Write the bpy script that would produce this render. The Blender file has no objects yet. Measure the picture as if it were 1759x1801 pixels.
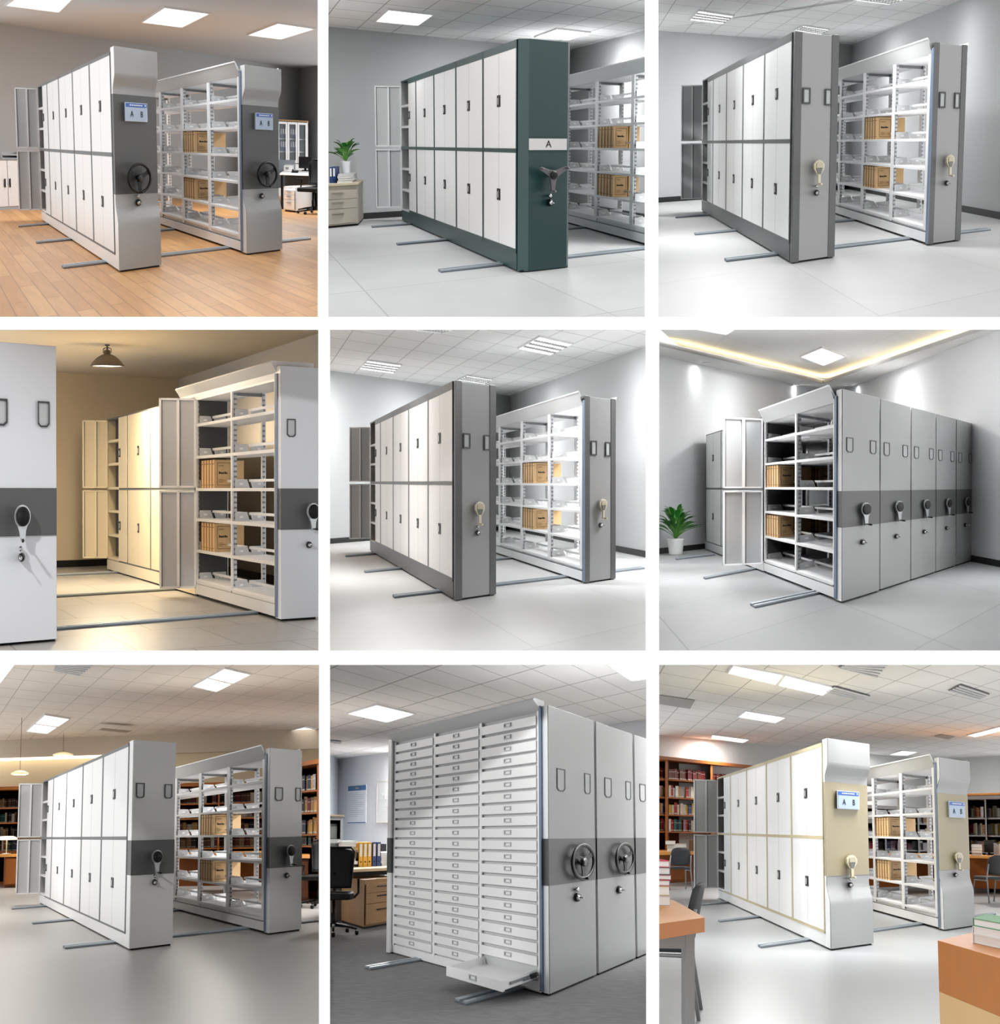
# A wall of nine open-fronted showrooms with mobile archive shelving, seen through a white lattice.
import bpy, bmesh, math, random
from mathutils import Vector, Matrix
random.seed(7)
SC = bpy.context.scene
COL = SC.collection
F, CX, CY = 3000.0, 879.5, 900.5           # focal length in pixels of the 1759 x 1801 frame
PI = math.pi

# ------------------------------------------------------------------ materials
def lin(c):
    c = c / 255.0
    return c / 12.92 if c <= .04045 else ((c + .055) / 1.055) ** 2.4
def rgb(c): return (lin(c[0]), lin(c[1]), lin(c[2]), 1)
MATS = {}
def mat(name, c, rough=.5, metal=0., emit=0., noise=0., nscale=6., spec=.5, alpha=1.):
    if name in MATS: return MATS[name]
    m = bpy.data.materials.new(name); m.use_nodes = True
    nt = m.node_tree; b = nt.nodes['Principled BSDF']
    b.inputs['Base Color'].default_value = rgb(c)
    b.inputs['Roughness'].default_value = rough
    b.inputs['Metallic'].default_value = metal
    b.inputs['Specular IOR Level'].default_value = spec
    if alpha < 1: b.inputs['Alpha'].default_value = alpha
    if emit:
        b.inputs['Emission Color'].default_value = rgb(c); b.inputs['Emission Strength'].default_value = emit
    if noise:
        tc = nt.nodes.new('ShaderNodeTexCoord'); n = nt.nodes.new('ShaderNodeTexNoise')
        n.inputs['Scale'].default_value = nscale; n.inputs['Detail'].default_value = 6
        mx = nt.nodes.new('ShaderNodeMix'); mx.data_type = 'RGBA'
        d = [max(0, x * (1 - noise)) for x in c]; l = [min(255, x * (1 + noise * .6)) for x in c]
        mx.inputs[6].default_value = rgb(d); mx.inputs[7].default_value = rgb(l)
        nt.links.new(tc.outputs['Object'], n.inputs['Vector']); nt.links.new(n.outputs['Fac'], mx.inputs[0])
        nt.links.new(mx.outputs[2], b.inputs['Base Color'])
    MATS[name] = m
    return m
def brickmat(name, c1, c2, cm, bw, rh, mortar, offset=0., swap=False, rough=.5, noise=.05, spec=.5, nscale=3., grain=0., shift=(0, 0)):
    """tiles or planks, laid out in the room's own floor coordinates (metres, in the UV layer)"""
    if name in MATS: return MATS[name]
    m = bpy.data.materials.new(name); m.use_nodes = True
    nt = m.node_tree; b = nt.nodes['Principled BSDF']; L = nt.links.new
    b.inputs['Roughness'].default_value = rough; b.inputs['Specular IOR Level'].default_value = spec
    uv = nt.nodes.new('ShaderNodeUVMap'); mp = nt.nodes.new('ShaderNodeMapping')
    if swap: mp.inputs['Rotation'].default_value = (0, 0, PI / 2)
    mp.inputs['Location'].default_value = (shift[0], shift[1], 0)
    br = nt.nodes.new('ShaderNodeTexBrick'); br.offset = offset; br.squash = 1
    br.inputs['Scale'].default_value = 1
    br.inputs['Brick Width'].default_value = bw; br.inputs['Row Height'].default_value = rh
    br.inputs['Mortar Size'].default_value = mortar; br.inputs['Mortar Smooth'].default_value = .1
    br.inputs['Color1'].default_value = rgb(c1); br.inputs['Color2'].default_value = rgb(c2)
    br.inputs['Mortar'].default_value = rgb(cm)
    L(uv.outputs['UV'], mp.inputs['Vector']); L(mp.outputs['Vector'], br.inputs['Vector'])
    n = nt.nodes.new('ShaderNodeTexNoise'); n.inputs['Detail'].default_value = 8; n.inputs['Scale'].default_value = nscale
    mp2 = nt.nodes.new('ShaderNodeMapping')
    if grain: mp2.inputs['Scale'].default_value = (1, grain, 1)
    L(mp.outputs['Vector'], mp2.inputs['Vector']); L(mp2.outputs['Vector'], n.inputs['Vector'])
    r = nt.nodes.new('ShaderNodeMapRange')
    r.inputs['From Min'].default_value = .3; r.inputs['From Max'].default_value = .7
    r.inputs['To Min'].default_value = 1 - noise; r.inputs['To Max'].default_value = 1 + noise
    mx = nt.nodes.new('ShaderNodeMix'); mx.data_type = 'RGBA'; mx.blend_type = 'MULTIPLY'; mx.inputs[0].default_value = 1
    L(n.outputs['Fac'], r.inputs['Value']); L(br.outputs['Color'], mx.inputs[6]); L(r.outputs['Result'], mx.inputs[7])
    L(mx.outputs[2], b.inputs['Base Color'])
    MATS[name] = m
    return m
def slotmat():
    """steel strip punched with a column of slots every 4 cm of height"""
    if 'slotted_steel' in MATS: return MATS['slotted_steel']
    m = bpy.data.materials.new('slotted_steel'); m.use_nodes = True
    nt = m.node_tree; b = nt.nodes['Principled BSDF']; L = nt.links.new
    tc = nt.nodes.new('ShaderNodeTexCoord'); sx = nt.nodes.new('ShaderNodeSeparateXYZ')
    md = nt.nodes.new('ShaderNodeMath'); md.operation = 'MODULO'; md.inputs[1].default_value = .05
    lt = nt.nodes.new('ShaderNodeMath'); lt.operation = 'LESS_THAN'; lt.inputs[1].default_value = .02
    mx = nt.nodes.new('ShaderNodeMix'); mx.data_type = 'RGBA'
    mx.inputs[6].default_value = rgb((206, 208, 210)); mx.inputs[7].default_value = rgb((128, 130, 134))
    L(tc.outputs['Object'], sx.inputs[0]); L(sx.outputs['Z'], md.inputs[0]); L(md.outputs[0], lt.inputs[0])
    L(lt.outputs[0], mx.inputs[0]); L(mx.outputs[2], b.inputs['Base Color']); b.inputs['Roughness'].default_value = .4
    MATS['slotted_steel'] = m
    return m

WHITE = mat('white_enamel', (248, 248, 248), .35)
DOORW = mat('door_white', (250, 250, 250), .35)
SHELFW = mat('shelf_white', (246, 246, 247), .35)
ENDG = mat('end_panel_shaded', (160, 161, 161), .4)  # grey puts the shade on the end panels into their colour
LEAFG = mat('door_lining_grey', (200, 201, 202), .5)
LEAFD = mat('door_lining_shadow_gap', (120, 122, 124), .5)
DARKG = mat('dark_grey_enamel', (76, 77, 77), .45)
FRAMEG = mat('frame_grey', (86, 88, 90), .45)
STRIPD = mat('strip_dark_grey', (76, 77, 78), .4)
BLACK = mat('black_plastic', (10, 10, 11), .45, spec=.25)
BLACKM = mat('black_matt', (20, 20, 21), .6, spec=.2)
CHROME = mat('chrome', (215, 215, 215), .18, 1.)
STEEL = mat('rail_steel', (168, 178, 186), .4, .3)
STEELD = mat('rail_groove', (104, 112, 120), .5, .2)
BLUES = mat('seal_strip_blue', (112, 130, 154), .5)
KRAFT = mat('kraft_board', (230, 192, 140), .7, noise=.06)
KRAFTD = mat('kraft_print', (128, 96, 58), .8)
INK = mat('ink_black', (25, 22, 20), .8)
BEIGEH = mat('beige_handle', (206, 198, 172), .35)
BEIGEB = mat('beige_band', (160, 149, 122), .45)
GREEN = mat('green_enamel', (16, 62, 62), .4)
GREENC = mat('green_end_panel', (20, 54, 55), .4)
LAMPE = mat('lamp_diffuser', (255, 255, 255), .5, emit=2.2)
WARME = mat('warm_lamp', (255, 236, 200), .5, emit=3.)
LAMPF = mat('lamp_trim', (225, 225, 225), .5)
LOUVER = mat('louvre_metal', (150, 150, 150), .4, .5)
BASEB = mat('baseboard_black', (26, 26, 27), .5)
GLASS = mat('cabinet_glass', (200, 210, 215), .1, alpha=.12)
LEAFM = mat('leaf_green', (46, 122, 44), .45, noise=.35, nscale=14)
LEAFL = mat('leaf_light_green', (88, 150, 58), .45, noise=.3, nscale=14)
SOIL = mat('potting_soil', (60, 44, 32), .9)
POT = mat('pot_white', (225, 226, 226), .4)
PAPER = mat('paper_white', (236, 236, 234), .8)
SLOT = slotmat()
MESHF = mat('mesh_fabric', (40, 41, 43), .9)
OAK = mat('oak_veneer', (184, 140, 88), .5, noise=.08, nscale=3, spec=.2)
WALNUT = mat('cherry_wood', (138, 80, 34), .5, noise=.1, nscale=3, spec=.15)
DARKWOOD = mat('dark_cherry_wood', (80, 40, 18), .6, noise=.1, spec=.15)
DESKW = mat('desk_beech', (212, 146, 72), .45, noise=.05, spec=.2)
GREYMET = mat('grey_metal', (150, 152, 154), .5)
SCREEN = mat('screen_black', (20, 20, 22), .25)

# ------------------------------------------------------------------ rooms and frames
BASE = {}
class Room:
    def __init__(s, name, rect, yh, xb, yb, yt, H=2.2, clip=''):
        s.name, s.rect, s.clip = name, rect, clip
        X0 = (rect[0] + rect[2]) / 2 - CX; Y0 = CY - yh; Yc = CY - (rect[1] + rect[3]) / 2
        best = None; s.lamp = 80.; s.lampc = (1, 1, 1)
        for i in range(-60, 61):
            rho = i * .001
            A = Vector((X0, F, Y0)); B = Vector((math.cos(rho), 0, math.sin(rho)))
            n = B.cross(A).normalized()
            lam = ((n.x * F - X0 * n.y) / (n.z * F - Yc * n.y))
            c = rho * rho + lam * lam
            if best is None or c < best[0]: best = (c, n, B)
        n, B = best[1], best[2]
        e2 = n.cross(B)
        R = Matrix((B, e2, n)).transposed()
        s.R = R; s.Ri = R.transposed(); s.hc = 1.0
        # camera height over this floor, so that the upright at (xb, yb..yt) is H tall
        p = s.floor(xb, yb); z = s.zat(p, yt)
        s.hc = H / z
        s.M = Matrix.Translation(-s.hc * n) @ R.to_4x4()
        s.planes = []
        m = 9
        for ch, nn in (('r', Vector((1, -(rect[2] + m - CX) / F, 0))), ('l', Vector((-1, (rect[0] - m - CX) / F, 0))),
                       ('b', Vector((0, -(rect[3] + m - CY) / F, -1))), ('t', Vector((0, (rect[1] - m - CY) / F, 1)))):
            if ch in clip: s.planes.append(s.Ri @ nn)
    def ray(s, px, py): return s.Ri @ Vector(((px - CX) / F, 1, -(py - CY) / F))
    def plane(s, px, py, z=0.):
        d = s.ray(px, py); t = (z - s.hc) / d.z
        return Vector((d.x * t, d.y * t, z))
    def floor(s, px, py): return s.plane(px, py, 0.)
    def px(s, p):
        w = s.R @ (Vector(p) - Vector((0, 0, s.hc)))
        return (CX + F * w.x / w.y, CY - F * w.z / w.y)
    def zat(s, p, py):
        """height above floor point p that is seen at picture row py"""
        k = (CY - py) / F
        w0 = s.R @ Vector((p.x, p.y, -s.hc)); n = s.R @ Vector((0, 0, 1))
        return (k * w0.y - w0.z) / (n.z - k * n.y)
    def onwall(s, px, py, p, q):
        """point of the upright plane through floor points p, q seen at (px, py)"""
        d = s.ray(px, py); nrm = (q - p).cross(Vector((0, 0, 1)))
        c = Vector((0, 0, s.hc)); t = (p - c).dot(nrm) / d.dot(nrm)
        return c + d * t

class Frame:
    """a piece of furniture's own axes: a along its end, b along its length, z up, in metres"""
    def __init__(s, R, o, U, V, z=0.):
        s.R = R; s.o = Vector((o.x, o.y, z)); s.U = U; s.V = V; s.K = Vector((0, 0, 1))
    def pt(s, a, b, z): return s.o + s.U * a + s.V * b + s.K * z
    def moved(s, a, b, z=0.): 
        p = s.pt(a, b, z); return Frame(s.R, p, s.U, s.V, p.z)
    def inv(s, p):
        d = p - s.o; det = s.U.x * s.V.y - s.U.y * s.V.x
        return ((d.x * s.V.y - d.y * s.V.x) / det, (s.U.x * d.y - s.U.y * d.x) / det)
def corner(R, p0, pu, pv, wr, lr):
    o = R.floor(*p0)
    return Frame(R, o, (R.floor(*pu) - o) / wr, (R.floor(*pv) - o) / lr)
def stand(R, px, py, ang=0., k=1., z=0.):
    o = R.plane(px, py, z); c, s = math.cos(ang), math.sin(ang)
    return Frame(R, o, Vector((c, k * s, 0)), Vector((-s, k * c, 0)), z)

class MB:
    """collects shapes, given in a frame's metres, into one mesh"""
    def __init__(s, fr): s.fr = fr; s.v = []; s.f = []; s.m = []; s.sm = []
    def add(s, vs, fs, mi=0, smooth=False):
        n = len(s.v); s.v += [s.fr.pt(*p) for p in vs]
        for f in fs: s.f.append([n + i for i in f]); s.m.append(mi); s.sm.append(smooth)
        return s
    def box(s, a0, a1, b0, b1, z0, z1, mi=0):
        vs = [(a, b, z) for z in (z0, z1) for b in (b0, b1) for a in (a0, a1)]
        return s.add(vs, [(0, 2, 3, 1), (4, 5, 7, 6), (0, 1, 5, 4), (2, 6, 7, 3), (0, 4, 6, 2), (1, 3, 7, 5)], mi)
    def prism(s, poly, d, mi=0, smooth=False):
        """closed outline of 3-D points pushed along d"""
        n = len(poly); vs = [tuple(p) for p in poly] + [(p[0] + d[0], p[1] + d[1], p[2] + d[2]) for p in poly]
        fs = [tuple(range(n)), tuple(range(2 * n - 1, n - 1, -1))] + [(i, (i + 1) % n, n + (i + 1) % n, n + i) for i in range(n)]
        s.add(vs, fs[:2], mi)
        n0 = len(s.v) - 2 * n
        for f in fs[2:]: s.f.append([n0 + i for i in f]); s.m.append(mi); s.sm.append(smooth)
        return s
    def tube(s, pts, r, n=10, mi=0, closed=False, caps=True):
        pts = [Vector(p) for p in pts]; N = len(pts); rs = r if isinstance(r, (list, tuple)) else [r] * N
        vs = []; up = None
        for i, p in enumerate(pts):
            if closed: t = pts[(i + 1) % N] - pts[i - 1]
            else: t = pts[min(i + 1, N - 1)] - pts[max(i - 1, 0)]
            t.normalize()
            if up is None: up = Vector((0, 0, 1)) if abs(t.z) < .9 else Vector((1, 0, 0))
            x = (up - t * up.dot(t)).normalized(); y = t.cross(x); up = x
            vs += [tuple(p + (x * math.cos(2 * PI * k / n) + y * math.sin(2 * PI * k / n)) * rs[i]) for k in range(n)]
        fs = []
        for i in range(N if closed else N - 1):
            j = (i + 1) % N
            fs += [(i * n + k, i * n + (k + 1) % n, j * n + (k + 1) % n, j * n + k) for k in range(n)]
        s.add(vs, fs, mi, True)
        if not closed and caps:
            n0 = len(s.v) - N * n
            s.f.append([n0 + k for k in range(n)][::-1]); s.m.append(mi); s.sm.append(False)
            s.f.append([n0 + (N - 1) * n + k for k in range(n)]); s.m.append(mi); s.sm.append(False)
        return s
    def lathe(s, c, prof, n=24, axis='z', mi=0, smooth=True):
        """profile (radius, height) turned about an axis through c"""
        vs = []
        for r, h in prof:
            for k in range(n):
                x, y = r * math.cos(2 * PI * k / n), r * math.sin(2 * PI * k / n)
                if axis == 'z': vs.append((c[0] + x, c[1] + y, c[2] + h))
                elif axis == 'b': vs.append((c[0] + x, c[1] + h, c[2] + y))
                else: vs.append((c[0] + h, c[1] + x, c[2] + y))
        fs = []
        for i in range(len(prof) - 1):
            fs += [(i * n + k, i * n + (k + 1) % n, (i + 1) * n + (k + 1) % n, (i + 1) * n + k) for k in range(n)]
        s.add(vs, fs, mi, smooth)
        n0 = len(s.v) - len(prof) * n
        if prof[0][0] > 1e-4: s.f.append([n0 + k for k in range(n)][::-1]); s.m.append(mi); s.sm.append(False)
        if prof[-1][0] > 1e-4: s.f.append([n0 + (len(prof) - 1) * n + k for k in range(n)]); s.m.append(mi); s.sm.append(False)
        return s
    def raw(s, pts, fs, mi=0):
        n = len(s.v); s.v += [Vector(p) for p in pts]
        for f in fs: s.f.append([n + i for i in f]); s.m.append(mi); s.sm.append(False)
        return s

def tag(o, label=None, cat=None, group=None, kind=None):
    if label: o['label'] = label
    if cat: o['category'] = cat
    if group: o['group'] = group
    if kind: o['kind'] = kind
    return o
def thing(R, name, label, cat, base, group=None):
    e = bpy.data.objects.new(name, None); COL.objects.link(e)
    e.empty_display_size = .1
    e.matrix_world = R.M @ Matrix.Translation(base)
    BASE[e.name] = (R, Vector(base))
    return tag(e, label, cat, group)
def build(name, mb, mats, parent=None, bevel=0., label=None, cat=None, group=None, kind=None, uvf=None, base=None):
    R = mb.fr.R
    if parent is not None: base = BASE[parent.name][1]
    elif base is None: base = mb.v[0] if mb.v else Vector()
    base = Vector(base)
    bm = bmesh.new()
    vs = [bm.verts.new(p) for p in mb.v]
    for f, mi, sm in zip(mb.f, mb.m, mb.sm):
        try: fc = bm.faces.new([vs[i] for i in f])
        except ValueError: continue
        fc.material_index = mi; fc.smooth = sm
    bmesh.ops.remove_doubles(bm, verts=bm.verts, dist=1e-6)
    bmesh.ops.recalc_face_normals(bm, faces=bm.faces)
    if bevel:
        es = [e for e in bm.edges if len(e.link_faces) == 2 and e.calc_face_angle(0) > .6]
        bmesh.ops.bevel(bm, geom=es, offset=bevel, segments=2, affect='EDGES', profile=.5, clamp_overlap=True)
    cam = Vector((0, 0, R.hc))
    for n in R.planes:
        if any((v.co - cam).dot(n) > 1e-5 for v in bm.verts):
            bmesh.ops.bisect_plane(bm, geom=bm.verts[:] + bm.edges[:] + bm.faces[:], plane_co=cam, plane_no=n, clear_outer=True)
            be = [e for e in bm.edges if e.is_boundary and all(abs((v.co - cam).dot(n)) < 1e-3 for v in e.verts)]
            if be:
                try: bmesh.ops.holes_fill(bm, edges=be, sides=0)
                except Exception: pass
    if not bm.verts:
        bm.free(); return None
    if uvf:
        uv = bm.loops.layers.uv.new('UVMap')
        for fc in bm.faces:
            for l in fc.loops: l[uv].uv = uvf.inv(l.vert.co)
    for v in bm.verts: v.co = v.co - base
    me = bpy.data.meshes.new(name); bm.to_mesh(me); bm.free()
    for m in (mats if isinstance(mats, (list, tuple)) else [mats]): me.materials.append(m)
    o = bpy.data.objects.new(name, me); COL.objects.link(o)
    if parent is not None: o.parent = parent
    else: o.matrix_world = R.M @ Matrix.Translation(base)
    BASE[o.name] = (R, base)
    return tag(o, label, cat, group, kind)
def text_mb(fr, body, a, z, size, b, stretch=1., mirror=1):
    """lettering standing in the a-z plane of a frame, centred on (a, z)"""
    cu = bpy.data.curves.new('lettering', 'FONT'); cu.body = body; cu.size = size
    cu.align_x = 'CENTER'; cu.align_y = 'CENTER'; cu.extrude = .001
    t = bpy.data.objects.new('lettering', cu); COL.objects.link(t)
    me = bpy.data.meshes.new_from_object(t.evaluated_get(bpy.context.evaluated_depsgraph_get()))
    mb = MB(fr)
    mb.add([(a + v.co.x * stretch, b - v.co.z, z + v.co.y) for v in me.vertices], [tuple(p.vertices) for p in me.polygons])
    bpy.data.objects.remove(t); bpy.data.curves.remove(cu); bpy.data.meshes.remove(me)
    return mb

# ------------------------------------------------------------------ the setting of a room
def slab(R, name, pts, thick, m, uvf=None, kind='structure'):
    """flat sheet through room points pts, thickened along the vector thick"""
    mb = MB(Frame(R, Vector((0, 0, 0)), Vector((1, 0, 0)), Vector((0, 1, 0))))
    n = len(pts); P = [Vector(p) for p in pts]; Q = [p + Vector(thick) for p in P]
    mb.raw(P + Q, [tuple(range(n)), tuple(range(2 * n - 1, n - 1, -1))] + [(i, (i + 1) % n, n + (i + 1) % n, n + i) for i in range(n)])
    return build(name, mb, m, kind=kind, uvf=uvf, base=P[0])
def wall(R, name, p, q, z0, z1, m, out=.08, uvf=None):
    k = Vector((0, 0, 1)); nrm = (q - p).cross(k).normalized()
    if nrm.dot(p) < 0: nrm = -nrm
    return slab(R, name, [p + k * z0, q + k * z0, q + k * z1, p + k * z1], nrm * out, m)
def baseboard(R, name, p, q, h=.1, m=None):
    k = Vector((0, 0, 1)); nrm = (q - p).cross(k).normalized()
    if nrm.dot(p) > 0: nrm = -nrm
    return slab(R, name, [p, q, q + k * h, p + k * h], nrm * .02, m or BASEB)
def lamp_or_fill(R, p, sx, sy, power, color=None):
    """area light facing down"""
    L = bpy.data.lights.new('lamp_or_fill', 'AREA'); L.shape = 'RECTANGLE'; L.size = max(sx, .1); L.size_y = max(sy, .1); L.energy = power; L.color = color or R.lampc
    o = bpy.data.objects.new('lamp_or_fill', L); COL.objects.link(o); o.matrix_world = R.M @ Matrix.Translation(p)
    return o
def added_lamps(R, pts, z, power):
    """unseen lamps added to brighten the room, above the frame or behind the cabinets"""
    for x, y in pts: lamp_or_fill(R, R.plane(x, y, z) - Vector((0, 0, .02)), .6, 1.8, power)
def ceil_light(R, quad, z, label, style='panel', group=None, em=None, power=None):
    """a recessed lamp in the ceiling, its corners where the photograph shows them"""
    P = [R.plane(x, y, z) for x, y in quad]; c = sum(P, Vector()) / len(P)
    t = thing(R, 'ceiling_light', label, 'ceiling light', c, group)
    idf = Frame(R, Vector((0, 0, 0)), Vector((1, 0, 0)), Vector((0, 1, 0)))
    dn = Vector((0, 0, -1))
    f = MB(idf); n = len(P); O = [c + (p - c) * 1.06 for p in P]
    f.raw([p for p in O] + [p for p in P] + [p + dn * .03 for p in O] + [p + dn * .03 for p in P],
          [(i, (i + 1) % n, n + (i + 1) % n, n + i) for i in range(n)] + [(2 * n + i, 2 * n + (i + 1) % n, 3 * n + (i + 1) % n, 3 * n + i) for i in range(n)]
          + [(i, (i + 1) % n, 2 * n + (i + 1) % n, 2 * n + i) for i in range(n)] + [(n + i, n + (i + 1) % n, 3 * n + (i + 1) % n, 3 * n + i) for i in range(n)])
    build('frame', f, LAMPF, t)
    d = MB(idf); d.raw([p + dn * .012 for p in P] + [p + dn * .002 for p in P], [tuple(range(n)), tuple(range(2 * n - 1, n - 1, -1))] + [(i, (i + 1) % n, n + (i + 1) % n, n + i) for i in range(n)])
    build('diffuser', d, em or LAMPE, t)
    ex, ey = (P[1] - P[0]), (P[3] - P[0])
    lamp_or_fill(R, c + dn * .04, max(abs(ex.x), abs(ey.x)) * .6, max(abs(ex.y), abs(ey.y)) * .6, R.lamp if power is None else power)
    if style == 'louvre' and n == 4:
        for k in range(1, 4):
            w = k / 4.
            A = P[0].lerp(P[3], w); B = P[1].lerp(P[2], w); e = (P[3] - P[0]) * .035
            l = MB(idf); l.raw([A - e + dn * .016, B - e + dn * .016, B + e + dn * .016, A + e + dn * .016, A - e + dn * .034, B - e + dn * .034, B + e + dn * .034, A + e + dn * .034],
                               [(0, 1, 2, 3), (4, 5, 6, 7), (0, 1, 5, 4), (2, 3, 7, 6), (0, 3, 7, 4), (1, 2, 6, 5)])
            build('louvre_bar', l, LOUVER, t)
        l = MB(idf)
        for k in range(1, 12):
            w = k / 12.
            A = P[0].lerp(P[1], w); B = P[3].lerp(P[2], w); e = (P[1] - P[0]) * .006
            l.raw([A - e + dn * .014, B - e + dn * .014, B + e + dn * .014, A + e + dn * .014, A - e + dn * .03, B - e + dn * .03, B + e + dn * .03, A + e + dn * .03],
                  [(0, 1, 2, 3), (4, 5, 6, 7), (0, 1, 5, 4), (2, 3, 7, 6), (0, 3, 7, 4), (1, 2, 6, 5)])
        build('reflector_fins', l, LAMPF, t)
    if style == 'split':
        A = P[0].lerp(P[3], .5); B = P[1].lerp(P[2], .5); e = (P[3] - P[0]) * .02
        l = MB(idf); l.raw([A - e + dn * .014, B - e + dn * .014, B + e + dn * .014, A + e + dn * .014, A - e + dn * .03, B - e + dn * .03, B + e + dn * .03, A + e + dn * .03],
                           [(0, 1, 2, 3), (4, 5, 6, 7), (0, 1, 5, 4), (2, 3, 7, 6), (0, 3, 7, 4), (1, 2, 6, 5)])
        build('divider_bar', l, LAMPF, t)
    return t
def ceil_vent(R, quad, z, label, bars=4, m=None):
    P = [R.plane(x, y, z) for x, y in quad]; c = sum(P, Vector()) / 4
    t = thing(R, 'ceiling_vent', label, 'ceiling vent', c)
    idf = Frame(R, Vector((0, 0, 0)), Vector((1, 0, 0)), Vector((0, 1, 0))); dn = Vector((0, 0, -1))
    l = MB(idf)
    l.raw([p + dn * .004 for p in P] + [p + dn * .01 for p in P], [(0, 1, 2, 3), (4, 5, 6, 7), (0, 1, 5, 4), (1, 2, 6, 5), (2, 3, 7, 6), (3, 0, 4, 7)])
    build('backing', l, m or GREYMET, t)
    if bars:
        for k in range(bars):
            w0, w1 = (k + .25) / bars, (k + .6) / bars
            A, B, C, D = P[0].lerp(P[3], w0), P[1].lerp(P[2], w0), P[1].lerp(P[2], w1), P[0].lerp(P[3], w1)
            s = MB(idf); s.raw([A + dn * .012, B + dn * .012, C + dn * .012, D + dn * .012, A + dn * .03, B + dn * .03, C + dn * .03, D + dn * .03],
                               [(0, 1, 2, 3), (4, 5, 6, 7), (0, 1, 5, 4), (1, 2, 6, 5), (2, 3, 7, 6), (3, 0, 4, 7)])
            build('slat', s, LAMPF, t)
    return t
def rail(R, p, q, label, w=.075):
    """grooved steel track lying on the floor from picture point p to q"""
    P, Q = R.floor(*p), R.floor(*q); d = (Q - P); L = d.length; d = d / L
    fr = Frame(R, P, d, R.G.V)              # the rail's width runs along the cabinets' length
    t = thing(R, 'floor_rail', label, 'floor rail', P, 'steel rails let into the showroom floors')
    h = .028; w = w * .6
    m = MB(fr).box(0, L, 0, w, 0.001, h * .5); build('rail_bed', m, STEELD, t)
    m = MB(fr).box(0, L, 0, w * .3, h * .5, h); build('running_strip', m, STEEL, t)
    m = MB(fr).box(0, L, w * .62, w, h * .5, h); build('running_strip', m, STEEL, t)
    return t
# ------------------------------------------------------------------ fittings on the cabinets' end panels
def ringmesh(fr, outer, inner, b0, b1):
    n = len(outer); mb = MB(fr)
    vs = [(a, b0, z) for a, z in outer] + [(a, b0, z) for a, z in inner] + [(a, b1, z) for a, z in outer] + [(a, b1, z) for a, z in inner]
    fs = []
    for i in range(n):
        j = (i + 1) % n
        fs += [(i, j, n + j, n + i), (2 * n + i, 2 * n + j, 3 * n + j, 3 * n + i), (i, j, 2 * n + j, 2 * n + i), (n + i, n + j, 3 * n + j, 3 * n + i)]
    return mb.add(vs, fs)
def card_holder(t, fr, a0, a1, z0, z1, b, style='tag', m=None):
    w, h = a1 - a0, z1 - z0
    if style == 'rect': pts = [(0, 0), (1, 0), (1, 1), (0, 1)]; lw = .16
    else: pts = [(.22, 0), (.78, 0), (1, .12), (1, 1), (0, 1), (0, .12)]; lw = .09
    out = [(a0 + x * w, z0 + y * h) for x, y in pts]
    inn = [(a0 + w / 2 + (x - .5) * w * (1 - 2 * lw), z0 + h / 2 + (y - .5) * h * (1 - .55 * lw * 2 * w / h * 2)) for x, y in pts]
    o = build('card_holder', ringmesh(fr, out, inn, b - .006, b), m or mat('card_holder_black', (52, 54, 56), .5), t)
    c = MB(fr).prism([(a, b - .002, z) for a, z in inn], (0, .0015, 0))
    build('card_insert', c, mat('card_insert_grey', (176, 177, 178), .5), o)
def lock(t, fr, a, z, b, sx=1., knob=True, s=1.):
    s *= 1.7
    l = MB(fr).lathe((a, b, z), [(.001, -.02 * s), (.012 * s * sx, -.02 * s), (.018 * s * sx, -.012 * s), (.02 * s * sx, 0)], 16, 'b')
    # flatten: radii are given for the panel's width, heights follow
    o = build('lock', l, BLACK, t)
    c = MB(fr).lathe((a - .004 * s, b - .012 * s, z), [(.0005, -.016 * s), (.009 * s * sx, -.014 * s), (.013 * s * sx, 0)], 14, 'b')
    build('lock_barrel', c, CHROME, o)
    k = MB(fr).box(a - .002, a + .002, b - .055 * s, b - .026 * s, z - .006, z + .006)
    build('key', k, CHROME, o)
    if knob:
        c = MB(fr).lathe((a - .008, b, z + .066), [(.01, 0), (.01, -.012), (.02 * sx, -.018), (.02 * sx, -.028), (.008, -.036), (.0005, -.037)], 14, 'b')
        build('lock_knob', c, CHROME, t)
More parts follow.
